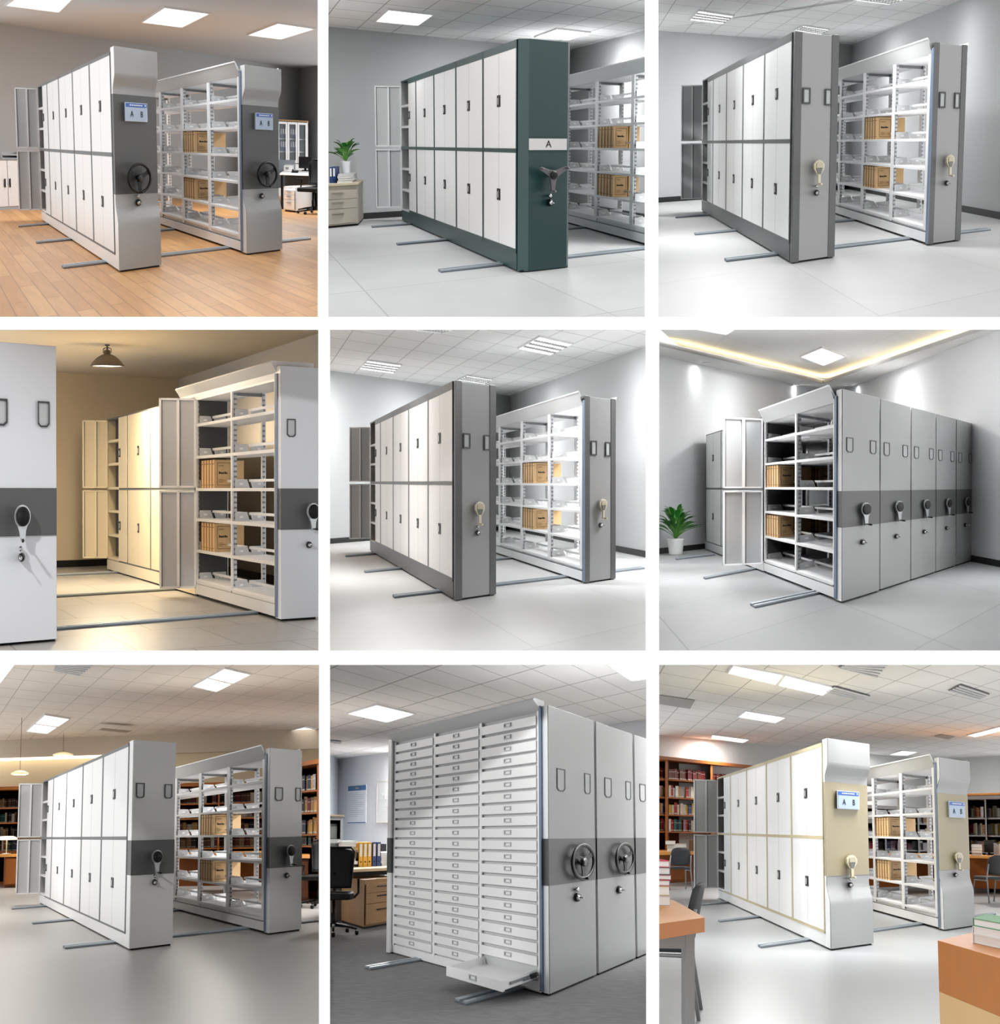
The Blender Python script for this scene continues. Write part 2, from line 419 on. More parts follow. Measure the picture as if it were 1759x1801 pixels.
def handwheel(t, fr, a, z, rx, rz, b):
    bb = b - .06
    rim = MB(fr).tube([(a + rx * math.cos(q), bb, z + rz * math.sin(q)) for q in [2 * PI * i / 40 for i in range(40)]], .0165, 10, closed=True)
    w = build('handwheel', rim, BLACK, t)
    for ang in (-90, 28, 152):
        q = math.radians(ang)
        x, y = math.cos(q), math.sin(q); px_, py_ = -y, x
        def P(r, s): return (a + rx * (x * r + px_ * s), bb + .008, z + rz * (y * r + py_ * s))
        s = MB(fr).prism([P(.12, -.24), P(.6, -.12), P(.98, -.17), P(.98, .17), P(.6, .12), P(.12, .24)], (0, -.014, 0))
        build('spoke', s, BLACK, w, bevel=.003)
    h = MB(fr)
    vs = []
    prof = [(.27, .02), (.27, -.012), (.2, -.03), (.10, -.036), (.01, -.037)]
    n = 20
    for r, hh in prof: vs += [(a + rx * r * math.cos(2 * PI * k / n), bb + hh, z + rz * r * math.sin(2 * PI * k / n)) for k in range(n)]
    fs = [(i * n + k, i * n + (k + 1) % n, (i + 1) * n + (k + 1) % n, (i + 1) * n + k) for i in range(len(prof) - 1) for k in range(n)]
    h.add(vs, fs, 0, True); build('hub', h, mat('hub_black', (24, 24, 25), .3, spec=.3), w)
    s = MB(fr).lathe((a, bb, z), [(.02, 0), (.02, b - bb)], 14, 'b'); build('axle', s, STEELD, w)
    k = MB(fr).tube([(a + rx * .1, bb, z - rz), (a + rx * .1, bb - .05, z - rz * .98), (a + rx * .1, bb - .06, z - rz * .98)], [.008, .012, .006], 10)
    build('spinner_grip', k, BLACK, w)
def crank(t, fr, a, z, rx, rz, L, b, mbody=None, mcap=None):
    """round black head on a silver arm that hangs down to a grip"""
    bb = b - .045
    out = []
    for i in range(25):
        q = math.radians(-50 + 280 * i / 24); out.append((a + rx * math.cos(q), bb, z + rz * math.sin(q)))
    zb = z + rz - L
    out += [(a - rx * .42, bb, z - rz * 1.25), (a - rx * .30, bb, zb + .03), (a - rx * .22, bb, zb), (a + rx * .3, bb, zb), (a + rx * .36, bb, zb + .03), (a + rx * .42, bb, z - rz * 1.25)]
    o = build('crank_handle', MB(fr).prism(out, (0, .022, 0)), mbody or mat('brushed_aluminium', (196, 199, 202), .3, .6), t, bevel=.004)
    n = 24
    def disc(r1, r2, b1, b2):
        m = MB(fr); vs = []
        for r, h in ((r1, b1), (r1, b2), (r1 * .8, b2 - .006), (.01, b2 - .008)): vs += [(a + rx * .06 + rx * r * math.cos(2 * PI * k / n), h, z + rz * r * math.sin(2 * PI * k / n)) for k in range(n)]
        return m.add(vs, [(i * n + k, i * n + (k + 1) % n, (i + 1) * n + (k + 1) % n, (i + 1) * n + k) for i in range(3) for k in range(n)], 0, True)
    build('cap', disc(.84, .6, bb, bb - .01), mcap or BLACKM, o)
    build('axle', MB(fr).lathe((a, bb, z), [(.02, 0), (.02, b - bb)], 14, 'b'), STEELD, o)
    g = MB(fr).tube([(a + rx * .1, bb + .005, zb + .018), (a + rx * .1, bb - .045, zb + .018), (a + rx * .1, bb - .085, zb + .018), (a + rx * .1, bb - .09, zb + .018)], [.007, .011, .011, .006], 10)
    build('grip', g, BLACK, o)
def drop_handle(t, fr, a, z, rx, L, b):
    """cream faceted head on a short stem, z is the top of the head"""
    bb = b - .05; h = L * .62
    head = [(a - rx * .55, z - h * .08), (a, z), (a + rx * .6, z - h * .08), (a + rx, z - h * .3), (a + rx * .95, z - h * .6), (a + rx * .35, z - h), (a - rx * .35, z - h), (a - rx * .95, z - h * .6), (a - rx, z - h * .28)]
    o = build('drop_handle', MB(fr).prism([(x, bb, y) for x, y in head], (0, .035, 0)), BEIGEH, t, bevel=.006)
    f = [(a - rx * .5, z - h * .2), (a, z - h * .12), (a + rx * .55, z - h * .2), (a + rx * .6, z - h * .52), (a - rx * .55, z - h * .52)]
    build('face_plate', MB(fr).prism([(x, bb, y) for x, y in f], (0, -.008, 0)), mat('beige_plate', (186, 178, 152), .4), o, bevel=.002)
    f = [(a - rx * .6, z - h * .54), (a + rx * .6, z - h * .54), (a + rx * .3, z - h * .92), (a - rx * .25, z - h * .92)]
    build('lower_plate', MB(fr).prism([(x, bb, y) for x, y in f], (0, -.006, 0)), mat('handle_shade_grey', (104, 104, 98), .4), o, bevel=.002)
    s = MB(fr).box(a - rx * .24, a + rx * .26, bb - .004, bb + .02, z - L, z - h * .96); build('stem', s, BEIGEH, o, bevel=.003)
    s = MB(fr).tube([(a, bb, z - L + .006), (a, bb - .05, z - L + .006), (a, bb - .075, z - L + .006)], [.008, .012, .01], 10); build('grip', s, BEIGEH, o)
    build('axle', MB(fr).lathe((a, bb, z - h * .4), [(.02, 0), (.02, b - bb)], 14, 'b'), STEELD, o)
def tri_handle(t, fr, a, z, r, rz, b):
    bb = b - .06
    M = mat('dark_cast_metal', (104, 100, 104), .4, .3)
    tips = [(math.radians(q)) for q in (-92, 26, 154)]
    pts = []
    for i, q in enumerate(tips):
        nx, nz = math.cos(q), math.sin(q); tx, tz = -nz, nx
        for rr, ss in ((.42, -.16), (.95, -.10), (1.0, 0), (.95, .10), (.42, .16)):
            pts.append((a + r * (nx * rr + tx * ss), bb, z + rz * (nz * rr + tz * ss)))
        q2 = q + PI / 3
        pts.append((a + r * .27 * math.cos(q2), bb, z + rz * .27 * math.sin(q2)))
    o = build('star_handle', MB(fr).prism(pts, (0, .022, 0)), M, t, bevel=.004)
    n = 20; m = MB(fr); vs = []
    for rr, h in ((.24, bb), (.24, bb - .012), (.17, bb - .016), (.01, bb - .016)): vs += [(a + r * rr * math.cos(2 * PI * k / n), h, z + rz * rr * math.sin(2 * PI * k / n)) for k in range(n)]
    m.add(vs, [(i * n + k, i * n + (k + 1) % n, (i + 1) * n + (k + 1) % n, (i + 1) * n + k) for i in range(3) for k in range(n)], 0, True)
    build('hub', m, BLACK, o)
    build('axle', MB(fr).lathe((a, bb, z), [(.02, 0), (.02, b - bb)], 14, 'b'), STEELD, o)
    for q in tips:
        x, y = a + r * .93 * math.cos(q), z + rz * .93 * math.sin(q)
        build('grip', MB(fr).tube([(x, bb, y), (x, bb - .03, y), (x, bb - .05, y), (x, bb - .055, y)], [.008, .011, .011, .005], 10), M, o)
def sign_ab(t, fr, a0, a1, z0, z1, b):
    o = build('location_sign', MB(fr).box(a0, a1, b - .03, b, z0, z1), mat('sign_body', (205, 214, 226), .4), t, bevel=.003)
    h = z1 - z0; w = a1 - a0
    build('sign_header', MB(fr).box(a0 + .01, a1 - .006, b - .0325, b - .03, z1 - h * .24, z1 - .006), mat('sign_blue', (38, 92, 176), .4), o)
    build('sign_face', MB(fr).box(a0 + .012, a1 - .008, b - .0325, b - .03, z0 + .008, z1 - h * .26), mat('sign_face_grey', (166, 184, 206), .4), o)
    m = MB(fr)
    for k in range(7): m.box(a0 + w * (.2 + .085 * k), a0 + w * (.2 + .085 * k + .06), b - .0345, b - .0325, z1 - h * .165, z1 - h * .1)
    build('header_lettering', m, PAPER, o)
    build('header_mark', MB(fr).box(a0 + w * .88, a0 + w * .93, b - .0345, b - .0325, z1 - h * .17, z1 - h * .08), PAPER, o)
    for ch, x in (('A', .3), ('B', .74)):
        build('letter', text_mb(fr, ch, a0 + w * x, z0 + h * .38, h * .46, b - .0345, stretch=w / .5 * 1.2), INK, o)

def end_panel(t, fr, W, style, b1, H=2.2, **k):
    """the control panel closing a cabinet's near end, from b = 0 to b1"""
    R = fr.R
    if style == 'wave':
        zb0, zb1 = k['band']; d = .075; N = 10
        prof = [(0, 0.02), (0, zb0 - .30)]
        for i in range(1, N + 1): s = i / N; prof.append((d * (3 * s * s - 2 * s ** 3), zb0 - .30 + .22 * s))
        prof += [(d, zb0 - .05), (d, zb1 + .04)]
        for i in range(1, N + 1): s = i / N; prof.append((d * (1 - (3 * s * s - 2 * s ** 3)), zb1 + .04 + .17 * s))
        prof += [(0, H)]
        poly = [(0, b, z) for b, z in prof] + [(0, b1, H), (0, b1, .02)]
        m = MB(fr).prism(poly, (W, 0, 0), 0, False)
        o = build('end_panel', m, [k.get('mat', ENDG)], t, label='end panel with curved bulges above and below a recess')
        for f in o.data.polygons: f.use_smooth = abs(f.normal.z) < .99
        try: o.data.set_sharp_from_angle(angle=.7)
        except Exception: pass
        build('side_return', MB(fr).prism([(-.004, b + .012 if b < b1 else b1, z) for b, z in prof + [(b1, H), (b1, .02)]], (.004, 0, 0)), WHITE, t)  # lit side of the panel, painted white against the shaded front
        build('recess_band', MB(fr).box(-.006, W + .002, d - .004, b1, zb0, zb1), k['bandmat'], t)
        bf = d - .004
    else:
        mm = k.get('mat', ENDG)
        if style == 'trim':
            w1 = .16 * W; bf = .0
            o = build('end_panel', MB(fr).box(w1 * .9, W - w1 * .9, .004, b1, .02, H - .012), mm, t, bevel=.003)
            for a0, a1 in ((0, w1), (W - w1, W)):
                build('edge_profile', MB(fr).box(a0, a1, 0, b1, 0.01, H), STRIPD, t, bevel=.008)
        elif style == 'green':
            c = k.get('chamfer', .1) ; bf = 0
            poly = [(0, b1, .01), (0, .05, .01), (c, 0, .01), (W - c * .5, 0, .01), (W, .05, .01), (W, b1, .01)]
            o = build('end_panel', MB(fr).prism(poly, (0, 0, H - .01)), mm, t)
            z0, z1 = k['strip']
            lb = build('label_strip', MB(fr).box(c + .002, W - c * .5 - .01, -.006, 0.0, z0, z1), mat('label_strip', (206, 204, 203), .5), t, bevel=.002)
            build('strip_edge', MB(fr).box(c, W - c * .5, -.004, 0.0, z0 - .02, z0 - .004), mat('green_shadow_line', (12, 48, 48), .5), t)
            build('strip_edge', MB(fr).box(c, W - c * .5, -.004, 0.0, z1 + .004, z1 + .02), mat('green_shadow_line', (12, 48, 48), .5), t)
            build('letter', text_mb(fr, 'A', (c + W - c * .5) / 2, (z0 + z1) / 2, (z1 - z0) * .85, -.0075, 1.1), INK, lb)
        else:
            bf = 0
            o = build('end_panel', MB(fr).box(0, W, 0, b1, .02, H), mm, t, bevel=.003)
            build('side_return', MB(fr).box(-.004, 0, .008, b1, .02, H), WHITE, t)  # white carries the light that falls on this side
            zb0, zb1 = k['band']
            build('band', MB(fr).box(-.006, W + .002, -.004, b1 - .004, zb0, zb1), k.get('bandmat', DARKG), t)
            bf = -.004
    for c in k.get('cards', []): card_holder(t, fr, c[0] * W, c[1] * W, c[2], c[3], 0., 'rect' if style == 'trim' else 'tag')
    if 'sign' in k: s = k['sign']; sign_ab(t, fr, s[0] * W, s[1] * W, s[2], s[3], bf)
    if 'wheel' in k: s = k['wheel']; handwheel(t, fr, s[0] * W, s[1], s[2] * W, s[3], bf)
    if 'crank' in k: s = k['crank']; crank(t, fr, s[0] * W, s[1], s[2] * W, s[3], s[4], bf)
    if 'drop' in k: s = k['drop']; drop_handle(t, fr, s[0] * W, s[1], s[2] * W, s[3], bf)
    if 'star' in k: s = k['star']; tri_handle(t, fr, s[0] * W, s[1], s[2] * W, s[3], bf)
    if 'lock' in k: s = k['lock']; lock(t, fr, s[0] * W, s[1], bf + (.02 if style == 'wave' and False else 0), s[2] if len(s) > 2 else 1., s[3] if len(s) > 3 else True)
    if 'foot' not in k: build('foot', MB(fr).box(.02, W - .02, .02, b1, 0, .02), BLACKM, t)

def door_handle(parent, fr, a, b, z, sb=1., s=1.):
    """black recessed lever plate on a door; b, z is its middle"""
    m = MB(fr).box(a - .006, a, b - .026 * sb, b + .026 * sb, z - .058 * s, z + .058 * s)
    m.box(a - .012, a - .006, b - .007 * sb, b + .008 * sb, z - .035 * s, z + .03 * s, 1)
    return build('handle', m, [BLACK, mat('lever_silver', (205, 205, 205), .3, .3)], parent)
def doors(t, fr, bays, zs, m=None, hz=(.5, .5), gap=.05, seam=True, sb=1.6, a0=0., half=None):
    """pairs of doors on the side of a unit; bays = [(near b, far b)], zs = [(z0, z1)] low and high"""
    for bi, (n0, n1) in enumerate(bays):
        for li, (z0, z1) in enumerate(zs):
            mid = (n0 + n1) / 2
            if half == bi:
                d = build('door', MB(fr).box(a0 - .008, a0, n0 + gap / 2, n1 - .004, z0, z1), m or DOORW, t, bevel=.002)
                if d: door_handle(d, fr, a0 - .008, n1 - .06, z0 + (z1 - z0) * hz[li], sb)
                continue
            d = build('door', MB(fr).box(a0 - .008, a0, n0 + gap / 2, mid - .004, z0, z1), m or DOORW, t, bevel=.002)
            d2 = build('door', MB(fr).box(a0 - .008, a0, mid + .004, n1 - gap / 2, z0, z1), m or DOORW, t, bevel=.002)
            build('door_seam', MB(fr).box(a0 - .008, a0 - .0005, mid - .004, mid + .004, z0, z1), mat('seam_grey', (188, 188, 188), .6), t)
            if d2: door_handle(d, fr, a0 - .008, mid - .01 + .012, z0 + (z1 - z0) * hz[li], sb)
def open_leaf(t, fr, b, w, zs, m=None, rim=None):
    """a folded pair of doors swung out at right angles, seen from inside"""
    m = m or LEAFG; rim = rim or SHELFW
    o = fr.pt(0, b, 0); E = fr.pt(-w, b, 0)      # the leaf is swung past square; its free end stands in the same picture column
    dy = .7 * (o.y - E.y); E = Vector((E.x + dy * E.x / E.y, E.y + dy, 0))
    fr = Frame(fr.R, o, (o - E) / w, fr.V); b = 0
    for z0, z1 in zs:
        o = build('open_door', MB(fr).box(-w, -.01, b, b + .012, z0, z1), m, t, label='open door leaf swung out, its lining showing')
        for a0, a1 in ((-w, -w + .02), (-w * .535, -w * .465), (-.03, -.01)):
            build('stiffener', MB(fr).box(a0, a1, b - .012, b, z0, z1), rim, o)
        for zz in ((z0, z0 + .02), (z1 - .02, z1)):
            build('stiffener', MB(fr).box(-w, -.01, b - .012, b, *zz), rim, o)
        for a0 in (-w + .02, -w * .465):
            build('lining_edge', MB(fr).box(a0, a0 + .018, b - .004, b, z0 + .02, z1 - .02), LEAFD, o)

BOXN = [0]
def kraft_box(R, fr, a0, a1, b0, b1, z0, z1, label, face=False, group='slim kraft archive boxes on the shelves'):
    f = fr; base = f.pt((a0 + a1) / 2, (b0 + b1) / 2, z0)
    t = thing(R, 'archive_box', label, 'box', base, group)
    o = build('box_body', MB(f).box(a0, a1, b0, b1, z0, z1), KRAFT, t, bevel=.004)
    h = z1 - z0; w = b1 - b0
    if o is None:
        return t
    # spine print on the aisle side
    build('spine_print', MB(f).box(a0 - .0015, a0, b0 + w * .12, b1 - w * .12, z0 + h * .84, z0 + h * .87).box(a0 - .0015, a0, b0 + w * .12, b1 - w * .12, z0 + h * .10, z0 + h * .12).box(a0 - .001, a0, b1 - .02, b1 - .002, z0, z1), KRAFTD, t)
    if face:
        L = a1 - a0
        A0, A1, Z0, Z1 = a0 + L * .16, a1 - L * .12, z0 + h * .1, z1 - h * .1
        m = MB(f); e = .005; bb = b0 - .002
        m.box(A0, A1, bb, b0, Z0, Z0 + e).box(A0, A1, bb, b0, Z1 - e, Z1).box(A0, A0 + e, bb, b0, Z0, Z1).box(A1 - e, A1, bb, b0, Z0, Z1)
        for i in range(3): m.box(A0 + L * .08, A0 + L * (.3 + .1 * (i % 2)), bb, b0, Z0 + h * (.1 + .05 * i), Z0 + h * (.1 + .05 * i) + .004)
        m.box(A0 + L * .08, A0 + L * .35, bb, b0, Z1 - h * .12, Z1 - h * .10)
        build('face_print', m, KRAFTD, t)
        m = MB(f); x = A0 + L * .10
        for wd in (.05, .04, .045, .04, .03, .0, .05, .04, .035):
            if wd: m.box(x, x + L * wd, bb, b0, z0 + h * .5, z0 + h * (.56 if wd < .05 else .585))
            x += L * (wd + .014)
        build('face_lettering', m, INK, t)
    return t
def box_row(R, fr, where, bfar, z, n=5, w=.08, a0=.015, depth=.30, h=.29, back=True, W=.55):
    ords = ['end box facing the aisle panel', 'second', 'third', 'fourth', 'fifth']
    for i in range(n):
        b1 = bfar - w * i; b0 = b1 - w + .01
        last = i == n - 1
        lab = ('kraft archive box with printed broad face showing, %s' % where) if last else ('narrow kraft archive box spine in the row, %s' % where)
        kraft_box(R, fr, a0, a0 + depth, b0, b1, z, z + h, lab, last, 'archive boxes, ' + where)
    if back:
        kraft_box(R, fr, a0 + depth + .01, W - .01, bfar - w * n, bfar - .005, z, z + h * .98, 'shaded brown archive box behind the row, %s' % where, False, 'rear archive boxes, ' + where)

def side_plate(parent, fr, W, b, z, name='side_plate'):
    h = .085
    m = MB(fr).prism([(.03, b, z), (W * .50, b, z), (W * .42, b, z + h), (.03, b, z + h)], (0, .006, 0))
    m.prism([(W * .58, b, z), (W - .04, b, z), (W - .04, b, z + h), (W * .50, b, z + h)], (0, .006, 0), 1)
    for a in (W * .2, W * .72): m.box(a, a + W * .10, b - .003, b, z + .03, z + .052, 2)
    return build(name, m, [mat('side_plate_grey', (214, 215, 216), .5), mat('side_plate_grey', (214, 215, 216), .5), mat('plate_slot_white', (250, 250, 250), .5)], parent)
def shelving(R, t, fr, W, ub, zs, ztop=2.08, backs=(), canopy=True, plinth=None, capz=2.2, bmax=None, seal=True, sl=.9, sw=SHELFW, fd=.07, low=True):
    """open double-sided racking: ub = b of the upright frames, near to far; zs = heights of the shelves' tops"""
    uw = fd
    for i, b in enumerate(ub):
        for a0, nm in ((0, 'front_upright'), (W - .045, 'rear_upright')):
            o = build(nm, MB(fr).box(a0, a0 + (.022 if a0 == 0 else .045), b - uw / 2, b + uw / 2, .16, ztop), sw, t)
            if o:
                aa = .024 if a0 == 0 else W - .042
                s = MB(fr).box(aa, aa + (.035 if a0 == 0 else .03), b - uw / 2 - .004, b - uw / 2 + .004, .2, ztop)
                build('slotted_strip', s, SLOT, o)
        build('top_bracket', MB(fr).box(.022, W - .04, b - .01, b + .01, ztop - .035, ztop - .005), mat('bracket_grey', (120, 122, 124), .5), t)
    for i in range(len(ub) - 1):
        b0, b1 = ub[i] + uw / 2, ub[i + 1] - uw / 2
        for z in zs:
            o = build('shelf', MB(fr).box(.0, W, b0, b1, z - .03, z), sw, t, bevel=.002)
            if o is None: continue
            side_plate(o, fr, W, b1 - .02, z)
            build('back_stop', MB(fr).box(W * .46, W * .49, b0, b1 - .03, z + .06, z + .085), sw, o)
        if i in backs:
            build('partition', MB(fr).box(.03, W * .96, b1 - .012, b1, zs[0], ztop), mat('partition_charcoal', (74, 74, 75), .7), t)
    b0, b1 = ub[0] - uw / 2, ub[-1] + uw / 2
    build('top_panel', MB(fr).box(0, W, b0, b1, ztop, ztop + .02), sw, t)
    if canopy:
        c = MB(fr).prism([(-.075, b0, capz + .035), (-.065, b0, capz + .045), (.02, b0, ztop + .05), (.02, b0, ztop + .0), (.0, b0, ztop)], (0, b1 - b0, 0))
        build('canopy', c, mat('canopy_grey', (216, 217, 217), .4), t)
        build('canopy_lip', MB(fr).box(-.08, -.07, b0, b1, capz + .032, capz + .048), sw, t)
        c = MB(fr).prism([(W + .06, b0, capz + .035), (W, b0, ztop + .05), (W, b0, ztop)], (0, b1 - b0, 0))
        build('canopy', c, mat('canopy_grey', (216, 217, 217), .4), t)
    # plinth: stepped skirt over the wheels
    build('plinth', MB(fr).box(-.004, W, b0, b1, .03, .135).box(.02, W - .02, b0, b1, .145, .19), plinth or sw, t)
    build('plinth_groove', MB(fr).box(.008, W - .004, b0, b1, .135, .145), mat('groove_grey', (110, 112, 114), .6), t)
    build('undercarriage', MB(fr).box(.03, W - .03, b0, b1, 0, .03), BLACKM, t)
    if seal:
        build('seal_strip', MB(fr).box(-.016, .0, b0 - .05, b0 - .005, .03, 2.14), BLUES, t)

def door_range(R, label, fr, W, bays, zs, end, b1=.12, plinth=None, frame=None, Lf=None, leaf=True, hz=(.5, .5), group=None, dz=(.17, 2.185), leafw=.42, ptop=.155, open_from=None, doorm=None, fstrip=None):
    """closed cabinet range with two rows of doors; its furthest leaf stands open"""
    t = thing(R, 'mobile_cabinet', label, 'archive cabinet', fr.pt(0, 0, 0), group)
    bl = bays[-1][1]; bo = open_from if open_from is not None else (bays[-1][0] + bays[-1][1]) / 2
    frame = frame or FRAMEG
    m = MB(fr).box(0, W, b1, bo, ptop, dz[1])
    for n0, n1 in bays: m.box(-.011, 0, max(n0 - .022, b1), n0 + .022, ptop, dz[1])
    for z0, z1 in ((ptop, zs[0][0]), (zs[0][1], zs[1][0]), (zs[1][1], dz[1])): m.box(-.011, 0, b1, bo, z0, z1)
    build('frame', m, frame, t)
    build('plinth', MB(fr).box(-.006, W, b1, bl + .03, .02, ptop), plinth or WHITE, t, bevel=.003)
    build('undercarriage', MB(fr).box(.02, W - .02, b1, bl, 0, .02), BLACKM, t)
    nb = [b for b in bays[:-1]] + [(bays[-1][0], bo)]
    doors(t, fr, nb, zs, half=len(nb) - 1, hz=hz, m=doorm)
    # the open half bay at the far end
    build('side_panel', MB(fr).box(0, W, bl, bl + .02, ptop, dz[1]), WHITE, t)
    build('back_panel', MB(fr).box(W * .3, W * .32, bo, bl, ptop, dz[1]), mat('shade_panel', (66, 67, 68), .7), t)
    build('top_panel', MB(fr).box(-.004, W, bo - .01, bl + .03, dz[1] - .02, dz[1]), frame, t)
    build('mid_rail', MB(fr).box(-.004, .02, bo - .01, bl + .03, zs[0][1], zs[1][0]), frame, t)
    for z in (.20, .52, .85, 1.18, 1.50, 1.82): build('shelf', MB(fr).box(0, W * .3, bo, bl, z - .035, z), SHELFW, t)
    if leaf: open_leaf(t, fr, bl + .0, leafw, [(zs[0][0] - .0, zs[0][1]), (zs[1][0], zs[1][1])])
    end_panel(t, fr, W, b1=b1, **end)
    return t

def plain_rack(t, fr, W, b0, b1, n, zs=(.18, .52, .86, 1.19, 1.52, 1.85)):
    """the racking behind an end panel, where only glimpses of it show"""
    for k in range(n + 1):
        b = b0 + (b1 - b0) * k / n
        build('upright', MB(fr).box(.01, .035, b - .03, b + .03, .15, 2.08).box(W - .04, W - .015, b - .03, b + .03, .15, 2.08), SHELFW, t)
    for z in zs: build('shelf', MB(fr).box(.0, W - .01, b0, b1, z - .03, z), SHELFW, t)
    build('top_panel', MB(fr).box(0, W - .01, b0, b1, 2.08, 2.12), SHELFW, t)
    build('plinth', MB(fr).box(0, W - .01, b0, b1, .03, .15), SHELFW, t)
    build('undercarriage', MB(fr).box(.03, W - .03, b0, b1, 0, .03), BLACKM, t)
# ------------------------------------------------------------------ furniture and small things
def plant(R, fr, label, pot_r, pot_h, h, n=26, broad=.06, seed=1, spread=.75):
    rnd = random.Random(seed)
    t = thing(R, 'potted_plant', label, 'plant', fr.pt(0, 0, 0))
    build('pot', MB(fr).lathe((0, 0, 0), [(pot_r * .72, 0), (pot_r * .8, pot_h * .1), (pot_r * .97, pot_h * .9), (pot_r, pot_h), (pot_r * .92, pot_h), (pot_r * .88, pot_h * .9)], 28), POT, t)
    build('soil', MB(fr).lathe((0, 0, 0), [(.001, pot_h * .92), (pot_r * .9, pot_h * .88)], 20), SOIL, t)
    fo = MB(fr); st = MB(fr)
    for i in range(n):
        q = 2 * PI * i / n * 2.39 + rnd.uniform(-.3, .3); el = rnd.uniform(.0, 1.) ** .8
        reach = (h - pot_h) * spread * (.35 + .75 * el); top = (h - pot_h) * (1.0 - .62 * el) * rnd.uniform(.8, 1.0)
        L = []
        for k in range(9):
            s = k / 8
            r = reach * (s ** 1.3); z = pot_h * .9 + top * (1.75 * s - .85 * s * s)
            L.append((r * math.cos(q), r * math.sin(q), z))
        st.tube(L[:5], [.006, .006, .005, .005, .004], 6)
        tx, ty = -math.sin(q), math.cos(q); w = broad * rnd.uniform(.75, 1.15)
        vs = []; M = [(0, .08), (.15, .5), (.35, .95), (.55, .9), (.8, .5), (1., .02)]
        for s, ww in M:
            u = .42 + .58 * s; k = min(7.999, u * 8); i0 = int(k); f = k - i0
            p = [L[i0][j] * (1 - f) + L[i0 + 1][j] * f for j in range(3)]
            tilt = .35
            for sd in (-1, 0, 1):
                vs.append((p[0] + tx * w * ww * sd, p[1] + ty * w * ww * sd, p[2] + (abs(sd) * w * ww * tilt)))
        vs += [(x, y, z - .002) for x, y, z in vs]; nn = 18
        fs = []
        for r_ in range(5):
            for c_ in range(2):
                a = r_ * 3 + c_
                fs += [(a, a + 1, a + 4, a + 3), (nn + a + 3, nn + a + 4, nn + a + 1, nn + a)]
        fo.add(vs, fs, i % 3 == 0 and 1 or 0, True)
    build('foliage', fo, [LEAFM, LEAFL], t); build('stems', st, LEAFL, t)
    return t
def office_chair(R, fr, label, sc=1., mesh=MESHF):
    """swivel chair facing +b, its back towards -b"""
    t = thing(R, 'office_chair', label, 'chair', fr.pt(0, 0, 0))
    p = []
    for i in range(9):
        x = -.22 + .44 * i / 8; p.append(x)
    def sheet(z0, z1, w0, w1, y0, y1, th, nz=8, bow=.05):
        m = MB(fr); vs = []
        for j in range(nz + 1):
            v = j / nz; w = w0 + (w1 - w0) * v
            for i in range(9):
                u = -1 + 2 * i / 8
                y = y0 + (y1 - y0) * v + bow * u * u - .04 * math.sin(PI * v)
                rr = w * (1 - .06 * (abs(2 * v - 1) ** 6))
                vs.append((u * rr, y, z0 + (z1 - z0) * v - .03 * abs(u) ** 3 * v))
        n = len(vs); vs += [(x, y - th, z) for x, y, z in vs]; fs = []
        for j in range(nz):
            for i in range(8):
                a = j * 9 + i; fs += [(a, a + 1, a + 10, a + 9), (n + a, n + a + 9, n + a + 10, n + a + 1)]
        for i in range(8): fs += [(i, i + 1, n + i + 1, n + i), (nz * 9 + i, nz * 9 + i + 1, n + nz * 9 + i + 1, n + nz * 9 + i)]
        for j in range(nz): fs += [(j * 9, j * 9 + 9, n + j * 9 + 9, n + j * 9), (j * 9 + 8, j * 9 + 17, n + j * 9 + 17, n + j * 9 + 8)]
        return m.add(vs, fs, 0, True)
    build('backrest', sheet(.56, 1.04, .20, .235, -.2, -.27, .02), mesh, t)
    fr_ = MB(fr).tube([(-.2, -.17, .56), (-.24, -.24, 1.0), (-.2, -.26, 1.05), (.2, -.26, 1.05), (.24, -.24, 1.0), (.2, -.17, .56)], .016, 8, closed=True)
    build('back_frame', fr_, BLACK, t)
    build('seat', MB(fr).prism([(-.24, -.2, .44), (-.25, .18, .44), (-.2, .26, .43), (.2, .26, .43), (.25, .18, .44), (.24, -.2, .44)], (0, 0, .075)), BLACKM, t, bevel=.02)
    build('back_support', MB(fr).tube([(0, -.02, .42), (0, -.24, .44), (0, -.29, .58), (0, -.27, .75)], .022, 8), BLACK, t)
    for sx in (-1, 1):
        build('armrest', MB(fr).tube([(sx * .24, .0, .44), (sx * .3, -.02, .5), (sx * .3, -.06, .66), (sx * .3, .14, .67)], .016, 8), BLACK, t)
    build('gas_column', MB(fr).lathe((0, 0, 0), [(.03, .09), (.03, .26), (.02, .27), (.02, .44)], 12), BLACK, t)
    for i in range(5):
        q = 2 * PI * i / 5 + .35
        x, y = math.cos(q), math.sin(q)
        l = build('leg', MB(fr).tube([(x * .02, y * .02, .12), (x * .16, y * .16, .105), (x * .3, y * .3, .075)], [.024, .018, .012], 8), BLACK, t)
        if l: build('caster', MB(fr).lathe((x * .3, y * .3, .03), [(.0005, -.022), (.026, -.02), (.03, 0), (.026, .02), (.0005, .022)], 12, 'a'), BLACK, l)
    return t
